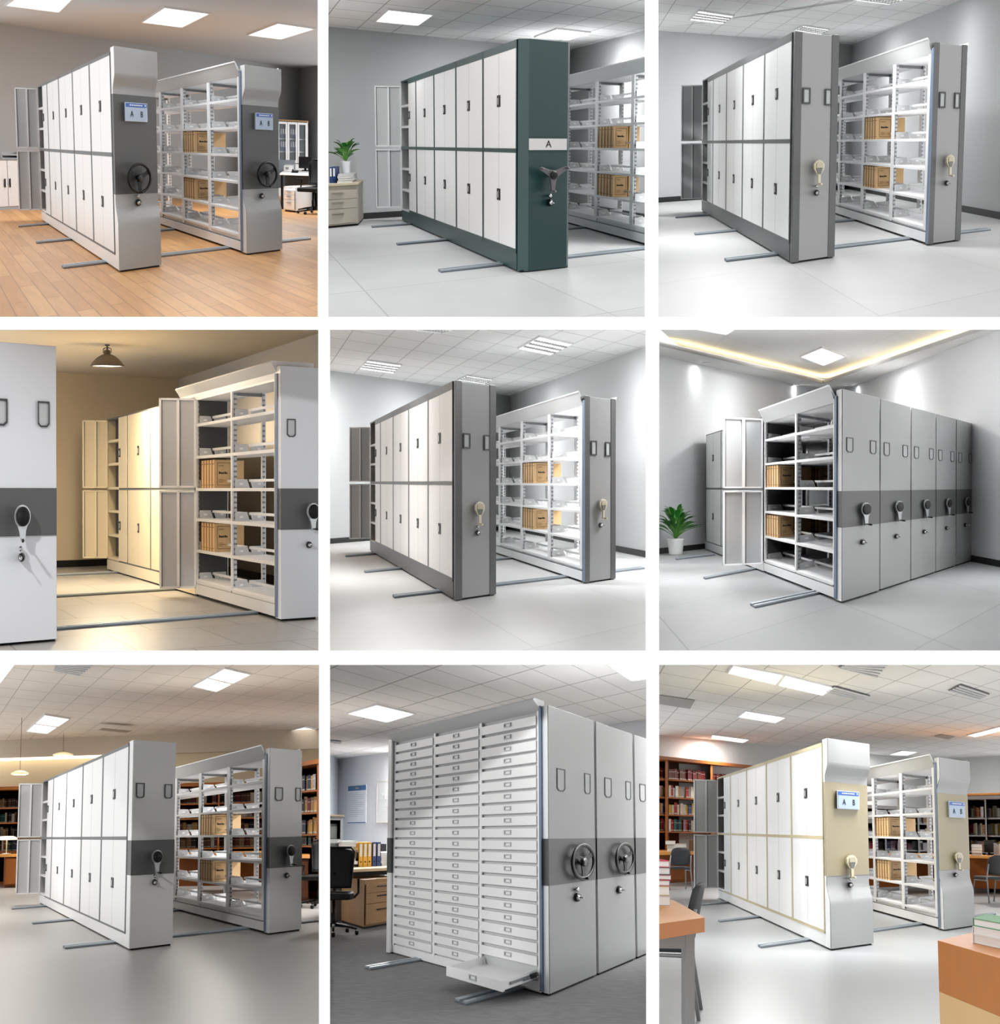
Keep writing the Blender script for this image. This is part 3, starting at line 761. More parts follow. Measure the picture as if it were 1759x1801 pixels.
def side_chair(R, fr, label, arm=False, seatm=None):
    """stacking chair: black pad and back on grey tube legs; faces +b"""
    t = thing(R, 'reading_chair', label, 'chair', fr.pt(0, 0, 0), 'reading chairs')
    sm = seatm or mat('charcoal_pad', (50, 51, 53), .6)
    build('seat', MB(fr).prism([(-.22, -.2, .42), (-.23, .18, .42), (-.18, .23, .42), (.18, .23, .42), (.23, .18, .42), (.22, -.2, .42)], (0, 0, .05)), sm, t, bevel=.015)
    m = MB(fr); vs = []
    for j in range(7):
        v = j / 6
        for i in range(9):
            u = -1 + i / 4
            vs.append((u * (.215 - .015 * v - .03 * (abs(2 * v - 1) ** 5)), -.2 - .07 * v + .05 * u * u, .5 + .36 * v - .035 * u ** 4 * (2 * v - 1)))
    n = len(vs); vs += [(x, y - .03, z) for x, y, z in vs]; fs = []
    for j in range(6):
        for i in range(8):
            a = j * 9 + i; fs += [(a, a + 1, a + 10, a + 9), (n + a, n + a + 9, n + a + 10, n + a + 1)]
    for i in range(8): fs += [(i, i + 1, n + i + 1, n + i), (54 + i, 55 + i, n + 55 + i, n + 54 + i)]
    for j in range(6): fs += [(j * 9, j * 9 + 9, n + j * 9 + 9, n + j * 9), (j * 9 + 8, j * 9 + 17, n + j * 9 + 17, n + j * 9 + 8)]
    m.add(vs, fs, 0, True); build('backrest', m, sm, t)
    tm = mat('chair_tube_grey', (150, 151, 152), .35, .4)
    for sx in (-1, 1):
        build('leg', MB(fr).tube([(sx * .21, -.24, .7), (sx * .22, -.19, .45), (sx * .24, -.26, 0)], .013, 8), tm, t)
        build('leg', MB(fr).tube([(sx * .22, -.16, .40), (sx * .22, .16, .40), (sx * .24, .25, 0)], .013, 8), tm, t)
    return t
def pedestal(R, fr, label, w, d, h, m, hm=None, n=(.2, .2, .5), name='drawer_pedestal', top=True):
    t = thing(R, name, label, 'drawer unit', fr.pt(w / 2, d / 2, 0))
    build('carcass', MB(fr).box(0, w, 0.015, d, .03, h), m, t, bevel=.003)
    z = h - .02 - (.04 if top else 0); tot = z - .05; s = sum(n)
    for k in n:
        hh = tot * k / s
        dr = build('drawer', MB(fr).box(.012, w - .012, -.004, .016, z - hh + .006, z), m, t, bevel=.002)
        if dr: build('handle', MB(fr).box(w * .35, w * .65, -.02, -.004, z - hh * .3 - .006, z - hh * .3 + .006), hm or GREYMET, dr)
        z -= hh
    build('plinth', MB(fr).box(.01, w - .01, .03, d, 0, .03), BLACKM, t)
    return t
def desk(R, fr, label, w, d, h, m, legm=None, th=.035, name='desk', legs=True, apron=None, modesty=None):
    t = thing(R, name, label, 'desk', fr.pt(w / 2, d / 2, 0))
    build('desktop', MB(fr).box(0, w, 0, d, h - th, h), m, t, bevel=.004)
    lm = legm or GREYMET
    if legs:
        for a in (.02, w - .07):
            for b in (.02, d - .07): build('leg', MB(fr).box(a, a + .05, b, b + .05, 0, h - th), lm, t)
    if apron: build('apron', MB(fr).box(.03, w - .03, .03, .05, h - th - apron, h - th), lm, t)
    if modesty: build('modesty_panel', MB(fr).box(.03, w - .03, d * .7, d * .7 + .02, .1, h - th), modesty, t)
    return t
def flat_stack(R, fr, labels, w, d, sizes, mats_, group, name='book', cat='book', jitter=.02):
    rnd = random.Random(hash(group) % 1000); z = 0
    for i, (h, m) in enumerate(zip(sizes, mats_)):
        dx, dy = rnd.uniform(-jitter, jitter), rnd.uniform(-jitter, jitter)
        t = thing(R, name, labels[i], cat, fr.pt(dx + w / 2, dy, z), group)
        e = min(.004, h * .15)
        build('cover', MB(fr).box(dx, dx + w, dy, dy + d, z, z + e).box(dx, dx + w, dy, dy + d, z + h - e, z + h).box(dx, dx + .006, dy, dy + d, z, z + h), m, t)
        build('pages', MB(fr).box(dx + .006, dx + w - .004, dy + .004, dy + d - .004, z + e, z + h - e), PAPER, t)
        z += h + .0005
    return z
def binder(R, fr, a, w, d, h, m, label, group):
    t = thing(R, 'lever_arch_binder', label, 'binder', fr.pt(a + w / 2, d / 2, 0), group)
    build('cover', MB(fr).box(a, a + w, 0, d, 0, h), m, t, bevel=.003)
    build('spine_label', MB(fr).box(a + w * .2, a + w * .8, -.002, 0, h * .42, h * .93), PAPER, t)
    build('finger_hole', MB(fr).lathe((a + w / 2, -.001, h * .2), [(w * .16, -.002), (w * .16, 0)], 14, 'b'), BLACKM, t)
    return t
BOOKC = {'brown': (98, 62, 40), 'tan': (150, 116, 78), 'dark red': (104, 32, 30), 'red': (166, 46, 44), 'navy': (42, 56, 86), 'blue': (58, 90, 150), 'teal': (34, 104, 96), 'green': (58, 92, 62),
         'cream': (214, 204, 182), 'white': (226, 224, 220), 'grey': (150, 148, 150), 'black': (40, 38, 38), 'yellow': (204, 160, 48), 'mauve': (150, 120, 140), 'ochre': (186, 146, 82)}
def book_row(R, fr, a0, a1, b, z, h, d, colors, where, seed, wavg=.035, tag_band=True, gaps=.0):
    rnd = random.Random(seed); a = a0; k = 0
    while a < a1 - wavg * .6:
        w = wavg * rnd.uniform(.7, 1.35); hh = h * rnd.uniform(.78, 1.0)
        c = rnd.choice(colors)
        if rnd.random() >= gaps:
            m = MB(fr); dd = d * rnd.uniform(.85, 1)
            m.box(a, a + w * .96, b - dd, b, z, z + hh)
            m.box(a + w * .04, a + w * .92, b - dd - .0015, b - dd, z + hh * .06, z + hh * .15, 1)
            m.box(a + w * .04, a + w * .92, b - dd - .0015, b - dd, z + hh * .72, z + hh * .76, 1)
            o = build('book', m, [mat('book_' + c.replace(' ', '_'), BOOKC[c], .7), mat('book_spine_tag', (196, 190, 176), .7)] if tag_band else
                      [mat('book_' + c.replace(' ', '_'), BOOKC[c], .7), mat('book_' + c.replace(' ', '_'), BOOKC[c], .7)])
            if o: tag(o, '%s book standing %s' % (c, where), 'book', '%s books %s' % (c, where)); k += 1
        a += w
    return k
def bookcase(R, fr, label, w, d, h, zs, posts, m, back=None, th=.035, crown=True, shm=None):
    t = thing(R, 'bookcase', label, 'bookcase', fr.pt(w / 2, d / 2, 0))
    build('back_panel', MB(fr).box(0, w, d - .015, d, 0, h), back or DARKWOOD, t)
    for a in [0] + list(posts) + [w - th]: build('upright', MB(fr).box(a, a + th, 0, d - .015, 0, h), m, t)
    for z in zs: build('shelf', MB(fr).box(th, w - th, .01, d - .015, z - .03, z), shm or m, t)
    build('top_board', MB(fr).box(-.01, w + .01, -.02, d, h, h + (.08 if crown else .03)), m, t, bevel=.004)
    build('plinth', MB(fr).box(th, w - th, .03, d - .02, 0, .08), m, t)
    return t
def key_light(R, tgt, S0, S1, drop, power, dist=45., size=.5, cone=2.75, color=(1, 1, 1)):
    """an added, unseen spotlight; light travels as the cast shadows on the floor run, from S0 to S1 while it drops"""
    d = R.floor(*S1) - R.floor(*S0); d.z = -drop; d.normalize()
    T = R.floor(*tgt) + Vector((0, 0, 1.25)); P = T - d * dist
    L = bpy.data.lights.new('extra_spot', 'SPOT'); L.energy = power; L.spot_size = math.radians(cone * 2); L.spot_blend = .35; L.shadow_soft_size = size; L.color = color
    o = bpy.data.objects.new('extra_spot', L); COL.objects.link(o)
    w = R.M @ P; dw = (R.M.to_3x3() @ d)
    o.location = w; o.rotation_euler = dw.to_track_quat('-Z', 'Y').to_euler()
    return o
def pt_light(R, p, power, color=(1, 1, 1), size=.1):
    L = bpy.data.lights.new('room_lamp', 'POINT'); L.energy = power; L.color = color; L.shadow_soft_size = size
    o = bpy.data.objects.new('room_lamp', L); COL.objects.link(o); o.location = R.M @ Vector(p)
    return o
def ceil_area(R, p, sx, sy, power, color=(1, 1, 1)):
    """light of the ceiling's lamps: faces straight down from ceiling height"""
    L = bpy.data.lights.new('ceiling_lamp', 'AREA'); L.shape = 'RECTANGLE'; L.size = sx; L.size_y = sy; L.energy = power; L.color = color
    o = bpy.data.objects.new('ceiling_lamp', L); COL.objects.link(o)
    o.matrix_world = R.M @ Matrix.Translation(p)
    return o
def setting(R, G, left, corner_, right, zc, wm, cm, fm, bb=True, side_first=True, ext=9, bbh=.1, wm2=None, nm=('wall_left', 'wall_right')):
    """floor, two walls meeting in a far corner, ceiling; left/corner_/right are picture points of the walls' foot"""
    x0, y0, x1, y1 = R.rect; R.G = G
    e = 9
    L, C, Rt = R.floor(*left), R.floor(*corner_), R.floor(*right)
    nl = R.floor(x0 - e if x0 > 5 else x0 - 40, y1 + (e if y1 < 1790 else 40)); nr = R.floor(x1 + (e if x1 < 1750 else 40), y1 + (e if y1 < 1790 else 40))
    slab(R, 'floor', [nl, nr, Rt, C, L], (0, 0, -.05), fm, uvf=G)
    wall(R, nm[0], L, C, 0, zc, wm); wall(R, nm[1], C, Rt, 0, zc, wm2 or wm)
    k = Vector((0, 0, zc))
    tl = R.plane(x0 - e if x0 > 5 else x0 - 40, y0 - (e if y0 > 5 else 40), zc); tr = R.plane(x1 + (e if x1 < 1750 else 40), y0 - (e if y0 > 5 else 40), zc)
    if cm: slab(R, 'ceiling', [tl, tr, Rt + k, C + k, L + k], (0, 0, .05), cm, uvf=G)
    if bb:
        baseboard(R, 'baseboard_left', L, C, bbh); baseboard(R, 'baseboard_right', C, Rt, bbh)
    return L, C, Rt
# ================================================================== room 1: the office with the plank floor
WALLG = mat('wall_grey', (180, 182, 183), .8)
CEILG = mat('ceiling_plain', (204, 209, 213), .8)
R = Room('1', (0, 0, 559, 558), 257, 211, 479.5, 80.5, clip='rb')
G = corner(R, (211, 479.5), (284, 469), (74, 388), .55, 4.63)
WOODF = brickmat('plank_floor', (216, 162, 102), (196, 138, 80), (150, 104, 62), 1.1, .16, .004, .5, True, .45, .10, .35, nscale=2.5, grain=6)
R.lamp = 50.; R.lampc = (.88, .95, 1)
setting(R, G, (-60, 367), (525, 338), (600, 345.5), 3.55, WALLG, CEILG, WOODF, bb=False)
SH = dict(style='wave', band=(.765, 1.75), bandmat=DARKG)
door_range(R, 'white door cabinet range with dark recess band, blue-topped sign and handwheel, on wood floor', G, .55,
           [(.14, 1.03), (1.03, 1.93), (1.93, 2.83), (2.83, 3.73), (3.73, 4.6)], [(.175, 1.135), (1.175, 2.13)],
           dict(SH, sign=(.235, .76, 1.49, 1.675), wheel=(.52, .925, .262, .142), lock=(.52, .675, 1.1)), b1=.14, dz=(.155, 2.16))
G2 = corner(R, (435, 449), (496.5, 441), (284.5, 397.2), .55, 2.82)
t = thing(R, 'mobile_shelf', 'open white shelving unit with dark recess band, sign and handwheel on wood floor', 'archive shelving', G2.pt(0, 0, 0))
shelving(R, t, G2, .55, [.18, 1.03, 1.93, 2.8, 3.7], [.22, .52, .85, 1.17, 1.50, 1.83])
end_panel(t, G2, .55, b1=.12, **dict(SH, sign=(.31, .80, 1.47, 1.665), wheel=(.60, .94, .262, .142), lock=(.5, .68, 1.0, False)))
box_row(R, G2, 'third shelf up in the wood-floored office', 1.90, 1.17)
box_row(R, G2, 'low shelf in the wood-floored office', 1.90, .52)
for i, (p, q, l) in enumerate([((112, 473), (547, 421.5), 'steel rail running in front across the wood floor'), ((65, 429), (400, 396), 'middle steel rail on the wood floor'), ((33, 400), (240, 383), 'shortest steel rail on wood floor, under the open door')]): rail(R, p, q, l, w=(.17, .15, .13)[i])
ceil_light(R, [(45, -16), (128, -6), (103, 19), (11, 7)], 3.55, 'square ceiling panel light cut by the top edge above the wood-floored office')
ceil_light(R, [(289.6, 11.3), (366.8, 21.9), (320, 45.7), (250.4, 37)], 3.55, 'middle of the three square ceiling panels over the wood-floored office')
ceil_light(R, [(489, 39.3), (551.9, 48.9), (494, 66.9), (436.7, 59.5)], 3.55, 'furthest square ceiling panel over the wood-floored office', power=130)
# low white cupboard by the wall
f = corner(R, (-30, 371), (38, 367), (-27, 367.5), .8, .4)
w = .8
t = thing(R, 'low_cupboard', 'low white two-door cupboard against the wall of the wood-floored office', 'cupboard', f.pt(.4, .2, 0))
build('carcass', MB(f).box(0, w, .015, .4, .05, .93), SHELFW, t, bevel=.003)
build('worktop', MB(f).box(-.01, w + .01, -.01, .4, .93, .96), GREYMET, t, bevel=.003)
build('plinth', MB(f).box(.0, w, .02, .4, 0, .05), mat('plinth_blue_grey', (170, 182, 192), .5), t)
for a0, a1 in ((.0, .26), (.265, .525), (.53, w)):
    d_ = build('door', MB(f).box(a0 + .005, a1 - .003, 0, .015, .06, .92), SHELFW, t, bevel=.002)
    hb = a1 - .05 if a0 < .3 and a0 > .2 else a0 + .05
    build('handle', MB(f).box(hb - .012, hb + .012, -.02, 0, .42, .58), BLACKM, d_)
f2 = f.moved(.42, .05, .96)
t = thing(R, 'paper_tray', 'grey letter tray on the low white cupboard', 'tray', f2.pt(.15, .1, 0))
for z in (0, .07): build('tray_tier', MB(f2).box(0, .34, 0, .2, z, z + .012).box(0, .01, 0, .2, z, z + .07).box(.33, .34, 0, .2, z, z + .07).box(0, .34, .19, .2, z, z + .05), mat('tray_grey', (190, 192, 193), .5), t)
f2 = f.moved(.2, .05, .96)
t = thing(R, 'printer', 'small white office device beside the letter tray', 'printer', f2.pt(.1, .1, 0))
build('device_body', MB(f2).box(0, .17, 0, .25, 0, .17), WHITE, t, bevel=.01); build('output_slot', MB(f2).box(.02, .15, -.003, .0, .05, .065), BLACKM, t)
# glazed cabinet with binders at the back
f = corner(R, (468, 346), (541.5, 343.5), (474, 341), 1.25, .4)
t = thing(R, 'glazed_cabinet', 'white glazed cabinet with blue binders beside the office corner', 'cabinet', f.pt(.6, .2, 0))
build('carcass', MB(f).box(0, 1.25, .38, .4, 0, 1.98).box(0, .02, .015, .4, 0, 1.98).box(1.23, 1.25, .015, .4, 0, 1.98).box(0, 1.25, .015, .4, 0, .85), SHELFW, t)
build('top_board', MB(f).box(-.02, 1.27, -.01, .4, 1.98, 2.01), OAK, t)
for z in (1.18, 1.52): build('shelf', MB(f).box(.02, 1.23, .03, .38, z - .02, z), SHELFW, t)
for a0 in (.03, .34, .64, .94):
    m = ringmesh(f, [(a0, .87), (a0 + .29, .87), (a0 + .29, 1.96), (a0, 1.96)], [(a0 + .05, .95), (a0 + .24, .95), (a0 + .24, 1.9), (a0 + .05, 1.9)], 0, .014)
    d_ = build('glass_door', m, SHELFW, t)
    build('pane', MB(f).box(a0 + .05, a0 + .24, .006, .009, .95, 1.9), GLASS, d_)
BINB = mat('binder_blue', (36, 62, 122), .5); BINY = mat('binder_yellow', (232, 176, 44), .5)
for z, zn in ((1.18, 'middle'), (1.52, 'upper')):
    for a0 in (.35, .65):
        for k in range(3):
            binder(R, f.moved(0, .08, z), a0 + .055 + k * .065, .06, .26, .28, BINB, 'blue binder behind glass on the %s shelf, in the %s door of the cabinet' % (zn, 'second' if a0 < .5 else 'third'), 'blue binders in the glazed cabinet, %s shelf' % zn)
# desk group
f = corner(R, (486, 372), (562, 375), (500, 350), .95, .7)
desk(R, f.moved(.05, .1), 'white desk with dark panel behind the shelving end, wood-floored office', .9, .55, .745, WHITE, BLACKM, .035, modesty=DARKG)
f = corner(R, (498, 371.5), (519, 374), (540, 366), .22, .5)
f = Frame(R, f.o, f.U, f.V)
pedestal(R, f, 'white three-drawer pedestal under the office desk', .22, .5, .5, WHITE, n=(.25, .25, .5))
d0 = corner(R, (486, 372), (562, 375), (500, 350), .95, .7).moved(.05, .1, .745)
t = thing(R, 'monitor', 'black monitor on the white office desk', 'monitor', d0.pt(.55, .4, 0))
build('screen', MB(d0).box(.38, .73, .40, .43, .06, .33), SCREEN, t, bevel=.004); build('stand', MB(d0).box(.52, .58, .41, .44, .01, .12).box(.46, .64, .36, .48, 0, .012), BLACK, t)
t = thing(R, 'paper_bin', 'white paper box standing on the white office desk', 'box', d0.pt(.1, .3, 0))
build('box_body', MB(d0).box(.02, .24, .3, .5, 0, .13), WHITE, t, bevel=.003); build('box_label', MB(d0).box(.06, .14, .298, .3, .04, .09), GREYMET, t)
t = thing(R, 'desk_phone', 'dark desk phone beside the monitor', 'phone', d0.pt(.3, .15, 0))
build('phone_body', MB(d0).prism([(.25, .1, 0), (.4, .1, 0), (.4, .25, 0), (.25, .25, 0)], (0, 0, .035)), BLACKM, t, bevel=.006); build('handset', MB(d0).tube([(.27, .12, .05), (.27, .23, .05)], .014, 8), BLACK, t)
tag(build('desk_divider', MB(corner(R, (486, 352), (540, 352), (489, 349), 1, .3)).box(0, .62, 0, .02, .3, .98), mat('divider_blue_grey', (140, 148, 156), .7)), 'low blue-grey fabric screen behind the white desk', 'screen')
office_chair(R, stand(R, 551, 376, math.radians(160), 2.0), 'black mesh office chair cut by the lattice at the white desk')
added_lamps(R, [(230, -70), (380, -60)], 3.5, 60)
key_light(R, (330, 440), (284, 468), (352, 434), .62, 30000)

# ================================================================== room 2: the green cabinet
TILEC = brickmat('ceiling_tiles', (244, 244, 244), (240, 240, 240), (160, 160, 160), .62, .62, .008, rough=.9, noise=.02)
STONEF = brickmat('stone_floor', (196, 197, 197), (190, 191, 192), (160, 161, 162), 1.6, 1.6, .006, rough=.5, spec=.3, noise=.05, nscale=1.4)
R = Room('2', (576, 0, 1135, 558), 253, 914, 480.5, 66.5, clip='lrb')
G = corner(R, (914, 480.5), (1003, 470.5), (708, 389), .62, 4.6)
setting(R, G, (566, 390), (1000, 363), (1144, 388.5), 3.03, WALLG, TILEC, STONEF)
door_range(R, 'tall green cabinet range with white doors and a star handle', G, .62,
           [(.06, .96), (.96, 1.87), (1.87, 2.78), (2.78, 3.69), (3.69, 4.58)], [(.22, 1.14), (1.18, 2.12)],
           dict(style='green', chamfer=.1, strip=(1.165, 1.275), mat=GREENC, star=(.60, .925, .17 * 1.75, .165), lock=(.58, .66, 1.1)), b1=.06, plinth=GREEN, frame=GREEN, dz=(.18, 2.195), ptop=.18, hz=(.54, .5), leafw=.46)
G2 = corner(R, (1192, 448), (1260, 440), (995.6, 393), .55, 2.75)
G2 = Frame(R, G2.o, G.U * (.55 / .62), G2.V)
t = thing(R, 'mobile_shelf', 'open white shelving unit beside the green cabinet, cut off by the lattice', 'archive shelving', G2.pt(.2, 1.2, 0))
shelving(R, t, G2, .55, [.05, .95, 1.85, 2.75, 3.65, 4.55], [.22, .52, .85, 1.17, 1.49, 1.81], seal=False)
box_row(R, G2, 'upper pile beside the green cabinet', 1.80, 1.17)
box_row(R, G2, 'lower pile beside the green cabinet', 1.80, .52)
for i, (p, q, l) in enumerate([((776, 480), (1180, 435), 'steel rail in front, before the green cabinet'), ((700, 432), (1050, 400), 'middle steel rail beside the green cabinet'), ((655, 401), (930, 380), 'far steel rail under the open doors of the green cabinet')]): rail(R, p, q, l, w=(.17, .15, .13)[i])
ceil_light(R, [(683.4, 14.6), (761, 23.3), (735, 42), (661.4, 34.7)], 3.03, 'bright ceiling panel above the open doors of the green cabinet', power=35)
ceil_light(R, [(980, 48.6), (1036.6, 55), (1001, 68), (942, 63)], 3.03, 'bright ceiling panel just above the top of the green cabinet', power=130)
f = corner(R, (560, 403.5), (630, 397), (575, 392), .585, .42)
FILC = mat('filing_beige', (186, 178, 164), .5)
pedestal(R, f, 'beige three-drawer filing cabinet under the potted plant', .585, .42, .61, FILC, n=(.25, .25, .4), name='filing_cabinet', hm=mat('filing_handle', (140, 134, 124), .4))
tag(build('worktop', MB(f).box(-.01, .6, -.01, .43, .612, .645), mat('filing_top_beige', (204, 192, 164), .5), bevel=.003), 'beige worktop on the filing cabinet', 'worktop')
ft = f.moved(0, 0, .645)
binder(R, ft.moved(0, .1), .145, .04, .22, .235, BINB, 'outer blue binder on the beige filing cabinet', 'blue binders on the filing cabinet')
binder(R, ft.moved(0, .1), .19, .045, .22, .235, BINB, 'blue binder nearest to the stacked books', 'blue binders on the filing cabinet')
zt = flat_stack(R, ft.moved(.27, .08), ['white bound book at the bottom under the plant', 'second white bound book under the plant', 'third white bound book under the plant', 'topmost white booklet right under the plant pot'], .235, .26, [.034, .034, .036, .026], [mat('book_white2', (206, 206, 208), .6)] * 4, 'white books under the plant', jitter=.012)
plant(R, stand(R, 598, 389, 0, 1.0) if False else Frame(R, ft.pt(.37, .2, 0), Vector((1, 0, 0)), Vector((0, 1, 0)), .645 + zt), 'green leafy plant in a white pot on stacked books', .078, .185, .63, n=30, broad=.05, seed=4, spread=.72)
key_light(R, (1003, 450), (1003, 470), (1090, 436), .62, 30000)

# ================================================================== rooms 3 and 5: grey cabinets with dark edge profiles
WALLL = mat('wall_light', (212, 214, 215), .8)
TILEL = brickmat('ceiling_tiles_light', (247, 247, 247), (244, 244, 244), (186, 186, 186), .62, .62, .008, rough=.9, noise=.01)
MARBLE = brickmat('marble_floor', (198, 199, 198), (194, 195, 194), (174, 175, 174), 1.8, 1.8, .006, rough=.42, spec=.35, noise=.05, nscale=1.2)
def trim_room(dx, dy, s, rect, clip, which, extra):
    """px maps the measurements of the upper room onto this one"""
    def P(x, y): return (1392.3 + (x - 1392.3) * s + dx, 243 + (y - 243) * s + dy)
    R = Room(which, rect, 243 + dy, *(P(1392.3, 464.6)), P(1392.3, 54.4)[1], clip=clip)
    G = corner(R, P(1392.3, 464.6), P(1467.8, 453.4), P(1234.8, 372), .56, 4.62)
    e = extra
    L, C, Rt = setting(R, G, e['L'], e['C'], e['Rt'], e['zc'], WALLL, TILEL, MARBLE)
    EG = mat('end_panel_shaded_mid', (148, 148, 148), .4)  # shade on the end face painted in as grey
    door_range(R, 'shut white cabinet range, grey end with dark edges, %s' % e['w'], G, .56,
               [(.06, .97), (.97, 1.89), (1.89, 2.8), (2.8, 3.71), (3.71, 4.6)], [(.22, 1.155), (1.195, 2.12)],
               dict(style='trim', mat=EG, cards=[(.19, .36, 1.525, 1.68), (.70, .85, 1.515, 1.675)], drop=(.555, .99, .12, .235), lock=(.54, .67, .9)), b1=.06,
               plinth=FRAMEG, frame=FRAMEG, dz=(.19, 2.2), ptop=.19, leafw=.42)
    G2 = corner(R, P(1632, 432.4), P(1689.4, 424), P(1473.7, 379), .56, 2.72)
    t = thing(R, 'mobile_shelf', 'open white shelving, grey end with dark edges, %s' % e['w'], 'archive shelving', G2.pt(0, 0, 0))
    shelving(R, t, G2, .56, [.08, .93, 1.83, 2.72, 3.6], [.20, .52, .85, 1.17, 1.50, 1.82])
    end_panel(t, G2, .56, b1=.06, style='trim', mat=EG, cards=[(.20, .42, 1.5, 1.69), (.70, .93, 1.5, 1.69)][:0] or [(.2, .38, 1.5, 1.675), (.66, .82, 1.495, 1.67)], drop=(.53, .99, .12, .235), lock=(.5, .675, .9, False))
    box_row(R, G2, 'upper pile, %s' % e['w'], 1.80, 1.17, W=.56)
    box_row(R, G2, 'lower pile, %s' % e['w'], 1.80, .52, W=.56)
    for i, (p, q, l) in enumerate(e['rails']): rail(R, p, q, l + ', ' + e['w'], w=(.17, .15, .13)[i])
    for quad, l in e['lights']: ceil_light(R, quad, e['zc'], l, 'louvre', power=40 if 'cut by' in l else 85)
    added_lamps(R, [P(1240, -80), P(1330, -80), P(1480, -90)], e['zc'], 70)
    key_light(R, P(1468, 440), P(1467.8, 452.8), P(1557, 420), .62, e.get('key', 30000))
    return R
trim_room(0, 0, 1.0, (1157, 0, 1759, 557), 'lb', '3', dict(
    L=(1148, 357), C=(1492.7, 332.5), Rt=(1800, 393.5), zc=3.33, w='top row of the lattice',
    rails=[((1278, 461), (1743, 405.5), 'steel rail in front of the grey cabinets'), ((1223.4, 414), (1560, 384), 'middle steel rail by the grey cabinets'), ((1188.8, 384), (1420, 366), 'far steel rail by the grey cabinets')],
    lights=[([(1229.6, 16.6), (1290, 26), (1271, 39.8), (1214, 33)], 'louvred ceiling light above the open doors, top row of the lattice'),
            ([(1413, 43.3), (1458, 50), (1444, 59), (1397.5, 51)], 'louvred ceiling light just over the dark cabinet edge, top row of the lattice'),
            ([(1524, -12), (1588, -3), (1562, 5.5), (1500, -3)], 'louvred ceiling light cut by the top edge, top row of the lattice')]))
trim_room(-591.3, 604.5, .9485, (580, 577, 1136, 1144), 'lrtb', '5', dict(
    L=(571, 957), C=(896, 931.5), Rt=(1145, 982), zc=3.33, w='middle of the lattice',
    rails=[((694.2, 1052.5), (1134, 1001), 'steel rail in front of the grey cabinets'), ((642.6, 1008), (960, 978), 'middle steel rail by the grey cabinets'), ((608.6, 980), (830, 961), 'far steel rail by the grey cabinets')],
    lights=[([(646.8, 632), (705.7, 640.3), (691, 655), (632.8, 646.8)], 'louvred ceiling light above the open doors, middle of the lattice'),
            ([(821.7, 659), (865.8, 665.8), (852.8, 674), (806, 666.4)], 'louvred ceiling light just over the dark cabinet edge, middle of the lattice'),
            ([(949.2, 590.3), (1006.4, 602.7), (967.2, 622.3), (912.6, 610.9)], 'largest louvred ceiling light, before the shelving, middle of the lattice'),
            ([(730, 571), (793, 578), (774, 582.6), (710, 575)], 'louvred ceiling light cut by the lattice bar, middle of the lattice')]))
# ================================================================== room 4: the warm store room
R = Room('4', (0, 580, 560, 1145), 861, 494.8, 1093.3, 643, clip='rtb')
G = corner(R, (494.8, 1093.3), (560, 1089), (188, 1002.6), .42, 5.45)
WARMW = mat('wall_lamplit_cream', (232, 212, 178), .85)  # warm lamplight put into the wall colour
WARMC = mat('ceiling_cream', (214, 200, 176), .85)
PAVER = brickmat('paver_floor', (158, 154, 148), (150, 146, 140), (104, 98, 90), .9, .9, .008, .5, rough=.35, noise=.07, nscale=2)
WARMG = mat('wall_warm_grey', (206, 198, 188), .85)
setting(R, G, (-50, 1003.5), (314, 990), (569, 1046), 2.84, WARMW, WARMC, PAVER, wm2=WARMG, bbh=.1)
EW = mat('end_panel_white', (200, 202, 206), .4)
SAND = mat('door_sand', (226, 208, 172), .45)
t = thing(R, 'mobile_shelf', 'long store cabinet with two open shelf bays, folded grey doors and sand doors beyond', 'archive shelving', G.pt(0, 0, 0))
shelving(R, t, G, .42, [.12, 1.07, 2.0], [.17, .50, .83, 1.15, 1.49, 1.83], backs=(1,), canopy=False, plinth=SHELFW, fd=.03)
ztop = 2.12
c = MB(G).prism([(-.07, 0.08, 2.235), (-.06, .08, 2.25), (.42, .08, 2.25), (.42, .08, 2.10), (0, .08, 2.10), (0, .08, 2.15)], (0, 2.4, 0))
build('canopy', c, mat('canopy_grey', (216, 217, 217), .4), t)
# the store's far stretch of shut doors
bs = [(2.06, 2.75), (2.75, 3.5), (3.5, 4.45), (4.45, 5.35)]
build('frame', MB(G).box(0, .42, 2.04, 4.85, .155, 2.12), FRAMEG, t)
build('plinth', MB(G).box(-.006, .42, 2.02, 5.42, .02, .155), mat('plinth_sand', (226, 210, 180), .5), t)
build('undercarriage', MB(G).box(.02, .4, 2.02, 5.4, 0, .02), BLACKM, t)
doors(t, G, [(2.06, 2.75), (2.75, 3.5), (3.5, 4.45), (4.45, 4.85)], [(.175, 1.125), (1.155, 2.10)], m=SAND, half=3, hz=(.5, .5), a0=0., sb=1.2)
build('side_panel', MB(G).box(0, .42, 5.38, 5.4, .155, 2.12), SAND, t)
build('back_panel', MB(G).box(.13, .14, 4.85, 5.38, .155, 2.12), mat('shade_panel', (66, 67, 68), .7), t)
build('top_panel', MB(G).box(-.004, .42, 4.84, 5.42, 2.10, 2.12), FRAMEG, t)
for z in (.20, .52, .85, 1.17, 1.50, 1.82): build('shelf', MB(G).box(0, .13, 4.85, 5.38, z - .035, z), SAND, t)
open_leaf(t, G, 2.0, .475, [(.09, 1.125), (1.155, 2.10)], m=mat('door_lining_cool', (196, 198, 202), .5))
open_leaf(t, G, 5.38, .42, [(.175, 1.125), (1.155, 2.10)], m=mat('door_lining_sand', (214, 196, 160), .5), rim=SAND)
end_panel(t, G, .42, b1=.1, style='flat', mat=EW, band=(.79, 1.145), cards=[(.15, .38, 1.59, 1.745)], crank=(.80, .945, .17, .075, .245), lock=(.73, .655, .9, False))
